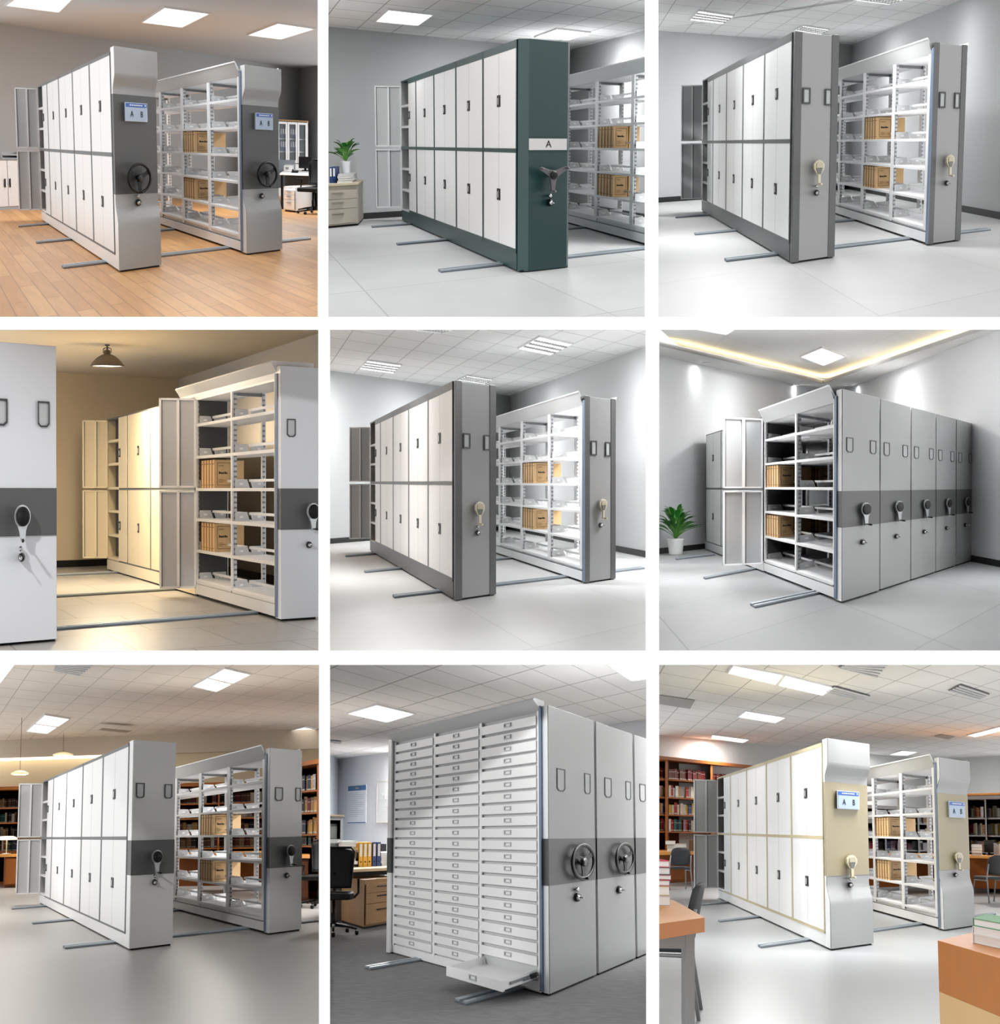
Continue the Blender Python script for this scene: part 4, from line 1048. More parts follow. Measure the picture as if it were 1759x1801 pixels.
box_row(R, G, 'upper pile in the cream-walled store', 1.93, 1.15, w=.075, W=.42, depth=.24, a0=.03)
box_row(R, G, 'lower pile in the cream-walled store', 1.93, .50, w=.075, W=.42, depth=.24, a0=.03)
# the cabinet standing across the aisle
f = corner(R, (-60, 1142), (99.8, 1128.5), (-40, 1100), .88, .5)
Wd = .88
t = thing(R, 'mobile_cabinet', 'white cabinet end with grey band, across the aisle from the open store shelves', 'archive cabinet', f.pt(0, 0, 0))
end_panel(t, f, Wd, b1=.12, style='flat', mat=EW, band=(.795, 1.145), cards=[(.29, .455, 1.595, 1.79), (.79, .925, 1.595, 1.785)], crank=(.62, .94, .09, .085, .27), lock=(.605, .64, 1.))
build('body', MB(f).box(0.02, Wd - .01, .12, 1.6, .03, 2.17), WHITE, t); build('undercarriage', MB(f).box(.05, Wd - .03, .14, 1.5, 0, .03), BLACKM, t)
for i, (p, q, l) in enumerate([((60, 1112), (455, 1080.5), 'steel rail in front across the warm store floor'), ((60, 1054), (318, 1038), 'middle steel rail across the warm store floor'), ((60, 1015), (215, 1008), 'far steel rail across the warm store floor')]): rail(R, p, q, l, w=(.13, .13, .12)[i])
# pendant lamp
P = R.plane(188.6, 606, 2.84); f = Frame(R, P, Vector((1, 0, 0)), Vector((0, 1, 0)), 2.84)
t = thing(R, 'pendant_lamp', 'grey dome pendant lamp hanging from the cream ceiling', 'lamp', P)
GS = mat('lamp_shade_taupe', (98, 88, 80), .5)
s = .205
build('ceiling_rose', MB(f).lathe((0, 0, 0), [(.03, 0), (.03, -.015), (.01, -.02), (.01, -.03)], 16), GS, t)
build('yoke', MB(f).tube([(-.045, 0, -.10), (-.045, 0, -.05), (0, 0, -.03), (.045, 0, -.05), (.045, 0, -.10)], .006, 8), GS, t)
build('socket', MB(f).lathe((0, 0, 0), [(.012, -.03), (.012, -.06), (.035, -.07), (.04, -.12), (.055, -.125)], 20), GS, t)
sh = build('lamp_shade', MB(f).lathe((0, 0, 0), [(.045, -.115), (.08, -.13), (.13, -.165), (.175, -.215), (.2, -.25), (.213, -.262), (.2, -.26), (.17, -.213), (.12, -.165), (.07, -.135)], 36), [GS], t)
build('bulb_glow', MB(f).lathe((0, 0, 0), [(.001, -.252), (.15, -.250), (.196, -.246)], 32), mat('lamp_glow_warm', (255, 250, 238), .5, emit=4), t)
lamp_or_fill(R, P + Vector((0, 0, -.29)), .3, .9, 190, (1, .84, .6))
R.lampc = (1, .86, .66); added_lamps(R, [(60, 560), (250, 560)], 2.8, 12)

# ================================================================== room 6: five cabinets under the cove ceiling
R = Room('6', (1159, 578, 1759, 1144), 854.4, 1481.3, 1061.6, 683.6, clip='ltb')
We = .49
G = corner(R, (1481.3, 1061.6), (1546.4, 1041.3), (1240.7, 966.4), We, 4.72)
CONC = brickmat('concrete_tiles', (158, 160, 161), (152, 154, 155), (130, 132, 134), 1.3, 1.3, .006, rough=.5, noise=.08, nscale=1.5, spec=.3)
WALLW = mat('wall_white', (236, 237, 239), .8)
CEILW = mat('ceiling_soft_white', (232, 231, 228), .85)
R.lamp = 90.
L, C, Rt = setting(R, G, (1148, 975.5), (1467.9, 939), (1800, 1005.5), 3.52, WALLW, None, CONC)
# dropped soffit along both walls, glowing cove above it, raised middle
k = Vector((0, 0, 1)); ZS, ZR = 3.52, 3.72
ci = R.plane(1447.7, 673.9, ZS); li = R.plane(1150, 606.2, ZS); ri = R.plane(1800, 557.2, ZS)
slab(R, 'ceiling', [L + k * ZS, C + k * ZS, ci, li], (0, 0, .05), CEILW); slab(R, 'ceiling', [C + k * ZS, Rt + k * ZS, ri, ci], (0, 0, .05), CEILW)
lip = Vector((0, 0, .07))
slab(R, 'trim_1', [li, ci, ci + lip, li + lip], (R.floor(1447, 940) - R.floor(1447, 1000)).normalized() * .03, CEILW)
slab(R, 'trim_2', [ci, ri, ri + lip, ci + lip], (R.floor(1447, 940) - R.floor(1447, 1000)).normalized() * .03, CEILW)
off = (C - ci); off.z = 0
tl, tr = R.plane(1150, 569, ZR), R.plane(1810, 520, ZR)
cr = ci + off * .6 + Vector((0, 0, ZR - ZS)); lr = li + off * .6 + Vector((0, 0, ZR - ZS)); rr = ri + off * .6 + Vector((0, 0, ZR - ZS))
CT = brickmat('ceiling_boards', (234, 233, 230), (232, 231, 228), (212, 211, 208), 1.8, 1.2, .004, rough=.9, noise=.01)
slab(R, 'ceiling', [tl, tr, rr, cr, lr], (0, 0, .05), CT, uvf=G)
COVE = mat('cove_led_warm', (255, 232, 180), .5, emit=4)
for a, b_, nm, lb in ((li, ci, 'cove_light_strip', 'warm glowing cove strip along the ceiling above the potted plant wall'), (ci, ri, 'cove_light_strip', 'warm glowing cove strip above the five cabinet ends')):
    o1, o2 = off * .18, off * .30
    tag(slab(R, nm, [a + o1 + lip * .9, b_ + o1 + lip * .9, b_ + o2 + lip * .9, a + o2 + lip * .9], (0, 0, .03), COVE, kind=None), lb, 'ceiling light', 'cove strips')
ceil_light(R, [(1446, 609.8), (1485.8, 625.4), (1448.4, 641), (1409, 625.4)], ZR, 'square panel light in the raised ceiling, whole', em=LAMPE)
ceil_light(R, [(1240, 566), (1300, 572), (1278, 586), (1222, 576)], ZR, 'square panel light in the raised ceiling, cut by the lattice bar')
for i, (x, y) in enumerate([(1242.8, 638.2), (1400, 676.6), (1492.7, 676.3), (1641, 629.9)]):
    p = R.plane(x, y, ZS); f = Frame(R, p, Vector((1, 0, 0)), Vector((0, 3, 0)), ZS)
    t = thing(R, 'downlight', ['round downlight over the potted plant wall', 'round downlight left of the far ceiling corner', 'round downlight right of the far ceiling corner', 'round downlight over the furthest cabinet ends'][i], 'ceiling light', p, 'downlights in the soffit')
    build('trim_ring', MB(f).lathe((0, 0, 0), [(.055, .0), (.085, -.004), (.088, -.012), (.06, -.02), (.055, -.01)], 24), LAMPF, t); build('lens', MB(f).lathe((0, 0, 0), [(.001, -.008), (.058, -.006)], 20), mat('downlight_lens', (255, 253, 246), .5, emit=8), t)
    lamp_or_fill(R, p - Vector((0, 0, .03)), .1, .3, 5)
t = thing(R, 'mobile_shelf', 'open-sided shelf cabinet with folded door, foremost of the five in a block', 'archive shelving', G.pt(0, 0, 0))
ub = [.16, 1.03, 1.95]
shelving(R, t, G, We, ub, [.18, .52, .86, 1.19, 1.52, 1.85], backs=(1,), plinth=SHELFW, fd=.04)
build('frame', MB(G).box(0, We, 2.0, 4.68, .155, 2.17), FRAMEG, t)
build('plinth', MB(G).box(-.006, We, 1.98, 4.72, .02, .155), SHELFW, t, bevel=.003); build('undercarriage', MB(G).box(.02, We - .02, 1.98, 4.7, 0, .02), BLACKM, t)
doors(t, G, [(2.0, 2.9), (2.9, 3.78), (3.78, 4.66)], [(.175, 1.14), (1.175, 2.15)], hz=(.5, .55), sb=1.2)
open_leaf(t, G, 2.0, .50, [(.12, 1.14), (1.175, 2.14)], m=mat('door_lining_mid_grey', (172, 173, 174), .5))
ends = dict(style='flat', band=(.777, 1.152))
end_panel(t, G, We, b1=.11, cards=[(.10, .27, 1.555, 1.71), (.73, .90, 1.56, 1.71)], crank=(.56, .955, .13, .07, .25), lock=(.52, .60, .9, False), **ends)
box_row(R, G, 'upper pile in the foremost of five cabinets', 1.92, 1.19, w=.075, W=We, depth=.25, a0=.01)
box_row(R, G, 'lower pile in the foremost of five cabinets', 1.92, .52, w=.075, W=We, depth=.25, a0=.01)
xs = [(1548.5, 1041.0, 1601), (1603, 1022.2, 1645), (1646.5, 1007.6, 1680.7), (1682.3, 996.5, 1711.0)]
yb = lambda x: 1061.6 - .3272 * (x - 1481.3)
words = ['second', 'third', 'fourth', 'fifth and furthest']
for i, (x0, y0, x1) in enumerate(xs):
    o = R.floor(x0, yb(x0)); U = (R.floor(x1, yb(x1)) - o) / We
    f = Frame(R, o, U, G.V)
    t = thing(R, 'mobile_cabinet', 'grey end-panelled cabinet, %s in the block of five' % words[i], 'archive cabinet', f.pt(0, 0, 0), None)
    plain_rack(t, f, We, .11, 2.75, 3)
    end_panel(t, f, We, b1=.11, cards=[(.10, .28, 1.555, 1.71), (.72, .90, 1.56, 1.71)], crank=(.54, .955, .13, .07, .25), lock=(.50, .60, .9, False), **ends)
    if i == 0:
        for z, zn in ((1.19, 'upper'), (.52, 'lower')): box_row(R, f, '%s pile in the second of five cabinets' % zn, 1.85, z, w=.09, W=We, depth=.22, a0=.03, back=False)
for i, (p, q, l) in enumerate([((1328.3, 1070), (1443, 1045), 'steel rail in front of the block of five cabinets'), ((1240.7, 1019.5), (1335, 1001.5), 'middle steel rail by the block of five cabinets'), ((1189.8, 985), (1258, 977), 'far steel rail by the potted plant')]): rail(R, p, q, l, w=(.22, .16, .13)[i])
plant(R, stand(R, 1188.5, 976, 0, 1.0), 'bushy green peace lily in a white pot on the concrete floor', .15, .29, 1.04, n=64, broad=.05, seed=9, spread=.62)
added_lamps(R, [(1250, 540), (1420, 540), (1600, 540)], 3.5, 130)
key_light(R, (1420, 1020), (1242, 967), (1262, 958), .35, 34000)

# ================================================================== room 7: the reading room with cherry bookcases
R = Room('7', (0, 1169, 561, 1801), 1466.3, 227.7, 1672.4, 1301.2, clip='rt')
G = corner(R, (227.7, 1672.4), (303.5, 1663), (69.4, 1588.7), .56, 4.62)
TILEW = brickmat('ceiling_tiles_warm', (232, 222, 210), (228, 218, 206), (172, 162, 150), .62, .62, .007, rough=.9, noise=.03)
VINYL = brickmat('vinyl_floor', (164, 161, 157), (162, 159, 155), (162, 159, 155), 4, 4, .001, rough=.35, noise=.03, nscale=1., spec=.35)
R.lamp = 130.; R.lampc = (1, .95, .88)
TANW = mat('wall_tan', (212, 196, 164), .85)
L, C, Rt = setting(R, G, (-50, 1553), (575, 1547), (640, 1554), 3.75, TANW, TILEW, VINYL, bb=False)
slab(R, 'trim_3', [L + k * 3.25, C + k * 3.25, C + k * 3.75, L + k * 3.75], -(C - L).cross(k).normalized() * -.25, mat('bulkhead_tan', (196, 184, 166), .85))
FL = dict(style='flat', band=(.775, 1.139), mat=mat('end_panel_shaded_pale', (196, 196, 195), .4))  # lighter copy of the end panels' painted shade
door_range(R, 'white door cabinet range with grey band and crank in the library, doors shut', G, .56,
           [(.12, 1.03), (1.03, 1.93), (1.93, 2.83), (2.83, 3.73), (3.73, 4.6)], [(.175, 1.145), (1.18, 2.15)],
           dict(FL, cards=[(.08, .27, 1.585, 1.745), (.75, .93, 1.585, 1.74)], crank=(.56, .96, .125, .072, .255), lock=(.54, .69, 1.)), b1=.12, dz=(.155, 2.185), leafw=.48)
G2 = corner(R, (473.2, 1644.6), (530.1, 1636.8), (304.9, 1600.0), .56, 2.80)
t = thing(R, 'mobile_shelf', 'open white shelving unit with grey band and crank in the library', 'archive shelving', G2.pt(0, 0, 0))
shelving(R, t, G2, .56, [.14, 1.03, 1.90, 2.78, 3.7], [.22, .52, .85, 1.17, 1.50, 1.83])
end_panel(t, G2, .56, b1=.1, **dict(FL, cards=[(.16, .40, 1.57, 1.735), (.80, .97, 1.57, 1.735)][:2], crank=(.60, .97, .125, .072, .25), lock=(.52, .68, 1., False)))
box_row(R, G2, 'upper pile in the library shelving', 1.88, 1.17, W=.56)
box_row(R, G2, 'lower pile in the library shelving', 1.88, .52, W=.56)
for i, (p, q, l) in enumerate([((114.6, 1669.5), (562, 1621.5), 'steel rail in front on the library vinyl floor'), ((58, 1626), (400, 1595), 'middle steel rail on the library vinyl floor'), ((21.3, 1600), (230, 1583), 'far steel rail on the library vinyl floor, under open doors')]): rail(R, p, q, l, w=(.17, .15, .13)[i])
for quad, l in [([(395, 1173.5), (439.4, 1184.2), (380.7, 1214.4), (339.8, 1204.5)], 'large ceiling troffer light above the library shelving'),
                ([(79, 1256), (121.7, 1263), (82.5, 1288.8), (47, 1284.5)], 'ceiling troffer light above the library cabinet with open doors'),
                ([(-20, 1160), (30, 1160), (0, 1199), (-40, 1199)], 'ceiling light cut by the corner of the library'),
                ([(535.5, 1277.4), (559.3, 1282.8), (492.8, 1298.8), (473, 1293.4)], 'long thin ceiling light at the far side of the library'),
                ([(419.8, 1304), (446.5, 1306.6), (386, 1321.2), (366.5, 1316.6)], 'long thin ceiling light over the open library shelving')]:
    ceil_light(R, quad, 3.75, l, 'split' if 'troffer' in l else 'panel', em=mat('lamp_diffuser_warm', (255, 250, 240), .5, emit=2.0))
ceil_vent(R, [(100, 1160), (175, 1160), (138, 1188), (95, 1178)], 3.75, 'grey perforated ceiling vent beside the ceiling light, library', 8, mat('vent_grey', (170, 166, 160), .6))
ceil_vent(R, [(180, 1280), (232, 1285), (222, 1288), (172, 1283)], 3.61, 'small dark slot vent in the library ceiling', 0, mat('vent_dark', (140, 130, 118), .6))
WG = mat('light_slot_warm', (255, 240, 214), .5, emit=2.5)
tag(slab(R, 'wall_light_strip', [L + k * 3.2, L.lerp(C, .52) + k * 3.2, L.lerp(C, .52) + k * 3.26, L + k * 3.26], (C - L).cross(k).normalized() * .26, WG, kind=None), 'long glowing light slot under the tan bulkhead', 'ceiling light')
for x, y, rp, top, l in ((38.4, 1361, 15.6, 1262, 'round pendant lamp hanging low beside the open doors of the library'), (112, 1328, 18, 1290, 'round pendant lamp behind the library cabinet top'), (560, 1313, 15, 1290, 'round pendant lamp cut off by the lattice')):
    P = R.plane(x, top, 3.75); 
    sc_ = 1 / (F / (R.R @ (P - Vector((0, 0, R.hc)))).y); r_ = rp * sc_; zl = R.zat(Vector((P.x, P.y, 0)), y)
    f = Frame(R, P, Vector((1, 0, 0)), Vector((0, 1, 0)), 0)
    t = thing(R, 'pendant_lamp', l, 'lamp', Vector((P.x, P.y, zl)), 'library pendants')
    build('rod', MB(f).tube([(0, 0, 3.75), (0, 0, zl + .05)], .006, 8), mat('brass_rod', (120, 96, 66), .5, .3), t)
    build('lamp_shade', MB(f).lathe((0, 0, zl), [(.02, .075), (r_ * .5, .06), (r_ * .95, .02), (r_, -.01), (r_ * .97, -.012), (r_ * .5, .04)], 32), mat('shade_opal', (236, 214, 166), .5, emit=.7), t)
    build('diffuser', MB(f).lathe((0, 0, zl), [(.001, -.03), (r_ * .6, -.026), (r_ * .9, -.008)], 28), mat('lamp_glow_warm', (255, 250, 238), .5, emit=4), t)
P7B = [(1.90, 'upper'), (1.55, 'second'), (1.18, 'third')]
fa = corner(R, (-40, 1558), (31, 1557), (-38, 1553), 1.05, .35)
bookcase(R, fa, 'cherry bookcase at the wall beside the open cabinet doors, library', 1.05, .35, 2.36, [.83, 1.18, 1.55, 1.92], [], WALNUT)
for z, n_ in ((.83, 'lowest'), (1.18, 'third'), (1.55, 'second'), (1.92, 'top')):
    book_row(R, fa, .3, 1.0, .3, z, .27, .2, ['brown', 'brown', 'tan', 'black'] if z > 1.9 else ['navy', 'black', 'cream', 'brown', 'teal', 'ochre'], 'on the %s shelf of the cherry bookcase beside the open doors' % n_, int(z * 100), .06, gaps=.08)
fb = corner(R, (290, 1557), (478, 1554.5), (292, 1552), 2.6, .35)
bookcase(R, fb, 'long cherry bookcase seen through the open library shelving', 2.6, .35, 2.30, [.5, .85, 1.20, 1.55, 1.9], [1.28], WALNUT)
for z, n_ in ((.85, 'lower'), (1.20, 'middle'), (1.55, 'upper'), (1.9, 'top')):
    book_row(R, fb, .05, 2.55, .3, z, .27, .2, ['brown', 'tan', 'brown', 'dark red', 'cream', 'ochre', 'black'], 'on the %s shelf of the long bookcase behind the library shelving' % n_, int(z * 77), .115, gaps=.04)
fc = corner(R, (497, 1578), (560.5, 1586), (502, 1570), .72, .35)
bookcase(R, fc, 'cherry bookcase beside the end panel of the library shelving', .72, .35, 2.36, [.95, 1.15, 1.53, 1.92], [], WALNUT)
for z, n_ in ((1.15, 'third'), (1.53, 'second'), (1.92, 'top')):
    book_row(R, fc, .28, .68, .28, z, .30, .2, ['ochre', 'dark red', 'navy', 'brown', 'tan', 'grey', 'black'], 'on the %s shelf of the bookcase beside the shelving end' % n_, int(z * 31), .055)
book_row(R, fc, .28, .68, .28, .95, .17, .2, ['grey', 'teal', 'cream', 'dark red'], 'on the lowest shelf of the bookcase beside the shelving end', 5, .045)
fd_ = corner(R, (-45, 1563), (31, 1561), (-43, 1557), 1.0, .4)
t_ = desk(R, fd_, 'cherry reading desk beside the open cabinet doors', 1.0, .4, .78, DESKW, WALNUT, .06)
tag(build('desk_side_cabinet', MB(fd_).box(.68, .98, .02, .38, 0.02, .71).box(.7, .96, .0, .02, .08, .68), WALNUT), 'cherry side cabinet under the reading desk', 'cabinet')
f = fd_.moved(.72, .15, .78)
t = thing(R, 'desk_lamp', 'white desk lamp with a broad shade on the cherry reading desk', 'lamp', f.pt(0, 0, 0))
build('base', MB(f).lathe((0, 0, 0), [(.11, 0), (.11, .015), (.02, .025)], 20), PAPER, t); build('stem', MB(f).tube([(0, 0, .02), (0, 0, .36)], .014, 10), mat('lamp_stem_cream', (240, 224, 190), .4), t)
build('lamp_shade', MB(f).lathe((0, 0, .36), [(.26, -.02), (.25, .03), (.16, .07), (.02, .075)], 28), mat('shade_lit', (250, 240, 214), .5, emit=.8), t)
fe = corner(R, (300, 1573), (500, 1571), (302, 1565), 2.6, .4)
desk(R, fe, 'long cherry reading desk seen through the library shelving', 2.6, .4, .80, DESKW, WALNUT, .10, modesty=WALNUT)
ff = corner(R, (497, 1587), (545, 1590), (500, 1577), .6, .5)
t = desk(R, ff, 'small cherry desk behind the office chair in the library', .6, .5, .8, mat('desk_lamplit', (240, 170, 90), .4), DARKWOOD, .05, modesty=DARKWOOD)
tag(build('desk_side_cabinet', MB(ff).box(.3, .58, .02, .45, 0.03, .74).box(.32, .56, .0, .02, .1, .7), DARKWOOD), 'dark cherry side cabinet under the small desk', 'cabinet')
office_chair(R, stand(R, 562, 1596, math.radians(165), 1.6), 'black office chair cut by the lattice, library')
key_light(R, (340, 1640), (303.5, 1663), (383, 1631), .62, 30000, color=(1, .985, .96))
# ================================================================== room 8: the drawer cabinets
R = Room('8', (580, 1170, 1137, 1801), 1469.4, 967.5, 1753.2, 1240, clip='lrt')
W8 = .54
G = corner(R, (967.5, 1753.2), (1049.3, 1718.0), (687.4, 1675.9), W8, 3.02)
R.lamp = 170.
CARPET = mat('carpet_grey', (134, 134, 136), .95, noise=.22, nscale=9)
L, C, Rt = setting(R, G, (571, 1562), (592, 1556), (1150, 1600), 3.10, mat('wall_cool_white', (228, 231, 236), .8), None, CARPET, bb=False, nm=('wall_left', 'wall_back'))
# ceiling follows both walls; its grid runs diagonally
k = Vector((0, 0, 1))
TILE8 = brickmat('ceiling_tiles_office', (244, 243, 241), (240, 239, 237), (168, 167, 165), .62, .62, .008, rough=.9, noise=.02, shift=(.2, .1))
tl, tr = R.plane(571, 1161, 3.1), R.plane(1146, 1161, 3.1)
slab(R, 'ceiling', [tl, tr, Rt + k * 3.1, C + k * 3.1, L + k * 3.1], (0, 0, .05), TILE8, uvf=G)
ceil_light(R, [(662.5, 1237.2), (728.3, 1253.2), (680.3, 1267.8), (612, 1252.5)], 3.1, 'bright square ceiling panel before the drawer cabinet')
ceil_light(R, [(1066, 1163), (1142, 1163), (1142, 1190), (1110.8, 1195)], 3.1, 'ceiling panel cut by the lattice above the drawer cabinets', em=mat('lamp_diffuser_dim', (250, 250, 250), .5, emit=1.0), power=5)
ceil_vent(R, [(578, 1301), (600, 1303), (600, 1306.5), (578, 1305)], 3.09, 'thin dark ceiling vent over the office desk', 2)
t = thing(R, 'drawer_cabinet', 'white sixty-three-drawer plan cabinet with the lowest drawer pulled out', 'drawer cabinet', G.pt(0, 0, 0))
build('carcass', MB(G).box(.012, W8, .14, 2.96, .08, 2.17), mat('carcass_grey', (196, 197, 198), .5), t)
build('plinth', MB(G).box(0, W8, .12, 2.98, .012, .092), WHITE, t); build('undercarriage', MB(G).box(.03, W8 - .03, .14, 2.9, 0, .012), BLACKM, t)
build('end_post', MB(G).box(-.03, W8, 2.98, 3.06, 0.01, 2.2), WHITE, t, bevel=.003)
build('end_post_band', MB(G).box(-.033, W8, 2.978, 3.062, .82, 1.175), DARKG, t)
cols = [(.155, 1.06), (1.10, 1.98), (2.02, 2.93)]
for b0, b1 in [(.115, .155), (1.06, 1.10), (1.98, 2.02), (2.93, 2.97)]: build('post', MB(G).box(-.006, .02, b0, b1, .08, 2.17), WHITE, t)
PI_ = .0975
HG = mat('holder_grey', (190, 192, 196), .4)
for ci, (b0, b1) in enumerate(cols):
    mid = (b0 + b1) / 2
    for r_ in range(21):
        zc_ = 2.103 - PI_ * r_
        if ci == 0 and r_ == 20: continue
        d = build('drawer', MB(G).box(-.012, .014, b0 + .012, b1 - .012, zc_ - .042, zc_ + .030), WHITE, t)
        m = MB(G).box(-.010, .012, b0 + .012, b1 - .012, zc_ + .033, zc_ + .040)
        for f_ in m.f: pass
        fr_ = ringmesh(Frame(R, G.o, G.V, G.U), [(mid - .055, zc_ - .018), (mid + .055, zc_ - .018), (mid + .055, zc_ + .018), (mid - .055, zc_ + .018)], [(mid - .042, zc_ - .010), (mid + .042, zc_ - .010), (mid + .042, zc_ + .010), (mid - .042, zc_ + .010)], -.018, -.012)
        build('label_holder', fr_, HG, d)
# pulled-out drawer
zc_ = 2.103 - PI_ * 20; b0, b1 = cols[0]; ex = .31
m = MB(G).box(-ex, 0, b0 + .02, b0 + .03, zc_ - .035, zc_ + .03).box(-ex, 0, b1 - .03, b1 - .02, zc_ - .035, zc_ + .03).box(-ex, .02, b0 + .02, b1 - .02, zc_ - .038, zc_ - .032)
d = build('open_drawer', m, WHITE, t, label='drawer pulled far out, empty inside')
build('drawer_front', MB(G).box(-ex - .02, -ex, b0 + .012, b1 - .012, zc_ - .045, zc_ + .034), WHITE, d, bevel=.003)
fr_ = ringmesh(Frame(R, G.o, G.V, G.U), [((b0 + b1) / 2 - .055, zc_ - .02), ((b0 + b1) / 2 + .055, zc_ - .02), ((b0 + b1) / 2 + .055, zc_ + .02), ((b0 + b1) / 2 - .055, zc_ + .02)],
               [((b0 + b1) / 2 - .042, zc_ - .011), ((b0 + b1) / 2 + .042, zc_ - .011), ((b0 + b1) / 2 + .042, zc_ + .011), ((b0 + b1) / 2 - .042, zc_ + .011)], -ex - .026, -ex - .02)
build('label_holder', fr_, HG, d)
build('drawer_slide', MB(G).box(-ex + .05, 0, b0 + .008, b0 + .02, zc_ - .012, zc_ + .008).box(-ex * .45, 0, b0 + .002, b0 + .008, zc_ - .02, zc_ - .006), mat('slide_steel', (140, 142, 146), .3, .6), d)
build('slide_catch', MB(G).box(-.08, -.02, b0 + .0, b0 + .012, zc_ - .022, zc_ + .014), BLACK, d)
c = MB(G).prism([(-.085, .1, 2.235), (-.075, .1, 2.25), (.03, .1, 2.25), (.03, .1, 2.16), (0, .1, 2.17)], (0, 2.9, 0)); build('canopy', c, mat('canopy_grey', (216, 217, 217), .4), t)
build('seal_strip', MB(G).box(-.02, .0, .085, .115, .03, 2.2), BLUES, t)
E8 = dict(style='flat', band=(.82, 1.175), bandmat=mat('band_dark_grey', (80, 80, 81), .45))
end_panel(t, G, W8, b1=.09, cards=[(.16, .33, 1.545, 1.725), (.76, .90, 1.55, 1.725)], wheel=(.62, .985, .24, .135), lock=(.56, .70, 1.1), **E8)
yb = lambda x: 1753.2 - .4306 * (x - 967.5)
for i, (x0, x1, lb) in enumerate(((1053.2, 1118, 'white cabinet with handwheel, second behind the drawer cabinet end'), (1121.5, 1178, 'white cabinet cut off by the lattice, third behind the drawer cabinet end'))):
    o = R.floor(x0, yb(x0)); f = Frame(R, o, (R.floor(x1, yb(x1)) - o) / W8, G.V)
    t = thing(R, 'mobile_cabinet', lb, 'archive cabinet', f.pt(.1, 0, 0))
    build('body', MB(f).box(.01, W8 - .005, .11, 2.9, .03, 2.17), WHITE, t); build('undercarriage', MB(f).box(.02, W8 - .02, .12, 2.9, 0, .03), BLACKM, t)
    end_panel(t, f, W8, b1=.11, cards=[(.20, .38, 1.54, 1.72), (.78, .93, 1.54, 1.72)] if i == 0 else [(.13, .30, 1.54, 1.72), (.76, .92, 1.54, 1.72)], wheel=(.62, .985, .24, .135), lock=(.54, .70, 1.1, False), **E8)
for i, (p, q, l) in enumerate([((820.8, 1769), (935, 1737.5), 'steel rail under the pulled-out drawer'), ((651.8, 1707), (745, 1690), 'steel rail at the far end of the drawer cabinet')]): rail(R, p, q, l, w=(.30, .22)[i])
# office things behind
def poster(R, p0, p1, y0, y1, label, body, draw):
    """sheet on the left-hand wall between picture columns"""
    A = R.onwall(p0, y0[0], C, Rt); B = R.onwall(p1, y0[1], C, Rt); D = R.onwall(p0, y1[0], C, Rt)
    U = (B - A); U.z = 0; w = U.length; U = U / w; h = A.z - D.z
    nrm = Vector((U.y, -U.x, 0)); 
    if nrm.dot(A) > 0: nrm = -nrm
    f = Frame(R, Vector((D.x, D.y, 0)), U, -nrm, D.z)
    t = thing(R, 'wall_poster', label, 'poster', f.pt(w / 2, -.02, h / 2))
    build('sheet', MB(f).box(0, w, -.03, -.012, 0, h), body, t)
    draw(t, f, w, h)
def dr1(t, f, w, h):
    build('header', MB(f).box(.01 * w, w * .99, -.034, -.03, h * .86, h * .99), mat('poster_blue', (66, 110, 158), .6), t)
    build('footer', MB(f).box(.01 * w, w * .99, -.034, -.03, .003, h * .025), mat('poster_blue', (66, 110, 158), .6), t)
    m = MB(f)
    for i in range(13): m.box(w * .07, w * (.9 if i % 4 else .55), -.033, -.03, h * (.8 - .052 * i), h * (.8 - .052 * i) + .007)
    build('lines_of_text', m, mat('poster_grey', (164, 172, 182), .7), t)
    build('emblem', MB(f).box(w * .42, w * .6, -.036, -.034, h * .905, h * .945), mat('emblem_tan', (190, 160, 130), .6), t)
def dr2(t, f, w, h):
    m = MB(f); rnd = random.Random(3)
    for i in range(26):
        a, z, l = rnd.uniform(.15, .7), rnd.uniform(.25, .65), rnd.uniform(.05, .25)
        m.box(w * a, w * (a + l), -.033, -.03, h * z, h * z + .006)
        if i % 2: m.box(w * a, w * a + .02, -.033, -.03, h * z, h * (z + l * .4))
    build('faint_drawing', m, mat('poster_faint', (206, 210, 216), .8), t)
    e = .012
    build('frame', MB(f).box(0, w, -.036, -.03, 0, e).box(0, w, -.036, -.03, h - e, h).box(0, e * 1.5, -.036, -.03, 0, h), mat('poster_frame_pale', (214, 206, 184), .6), t)
poster(R, 613.4, 645.4, (1382.5, 1378.5), (1448, 1447), 'white notice with blue header on the office wall', mat('poster_white', (232, 235, 240), .7), dr1)
poster(R, 664.3, 700, (1375, 1371), (1447.5, 1446), 'pale framed drawing half hidden by the drawer cabinet', mat('poster_offwhite', (230, 232, 234), .7), dr2)
f = corner(R, (600, 1609), (700, 1601), (610, 1597), 1.1, .55)
D8 = corner(R, (604, 1634), (700, 1622), (585, 1612), .95, .7)
dk = desk(R, D8, 'light wood office desk beside the drawer cabinet', .95, .7, .76, mat('desk_light_wood', (226, 196, 152), .4), BLACKM, .04, legs=False, modesty=mat('modesty_blue_grey', (150, 160, 172), .6))
build('under_rail', MB(D8).box(.02, .93, .05, .1, .66, .72), BLACKM, dk)
fp = corner(R, (641, 1635), (700, 1624.5), (600, 1622.5), .42, .62)
pedestal(R, fp, 'oak drawer pedestal under the light wood desk', .42, .62, .63, OAK, n=(.22, .26, .5), name='drawer_pedestal', hm=BLACKM)
dt = D8.moved(0, 0, .76)
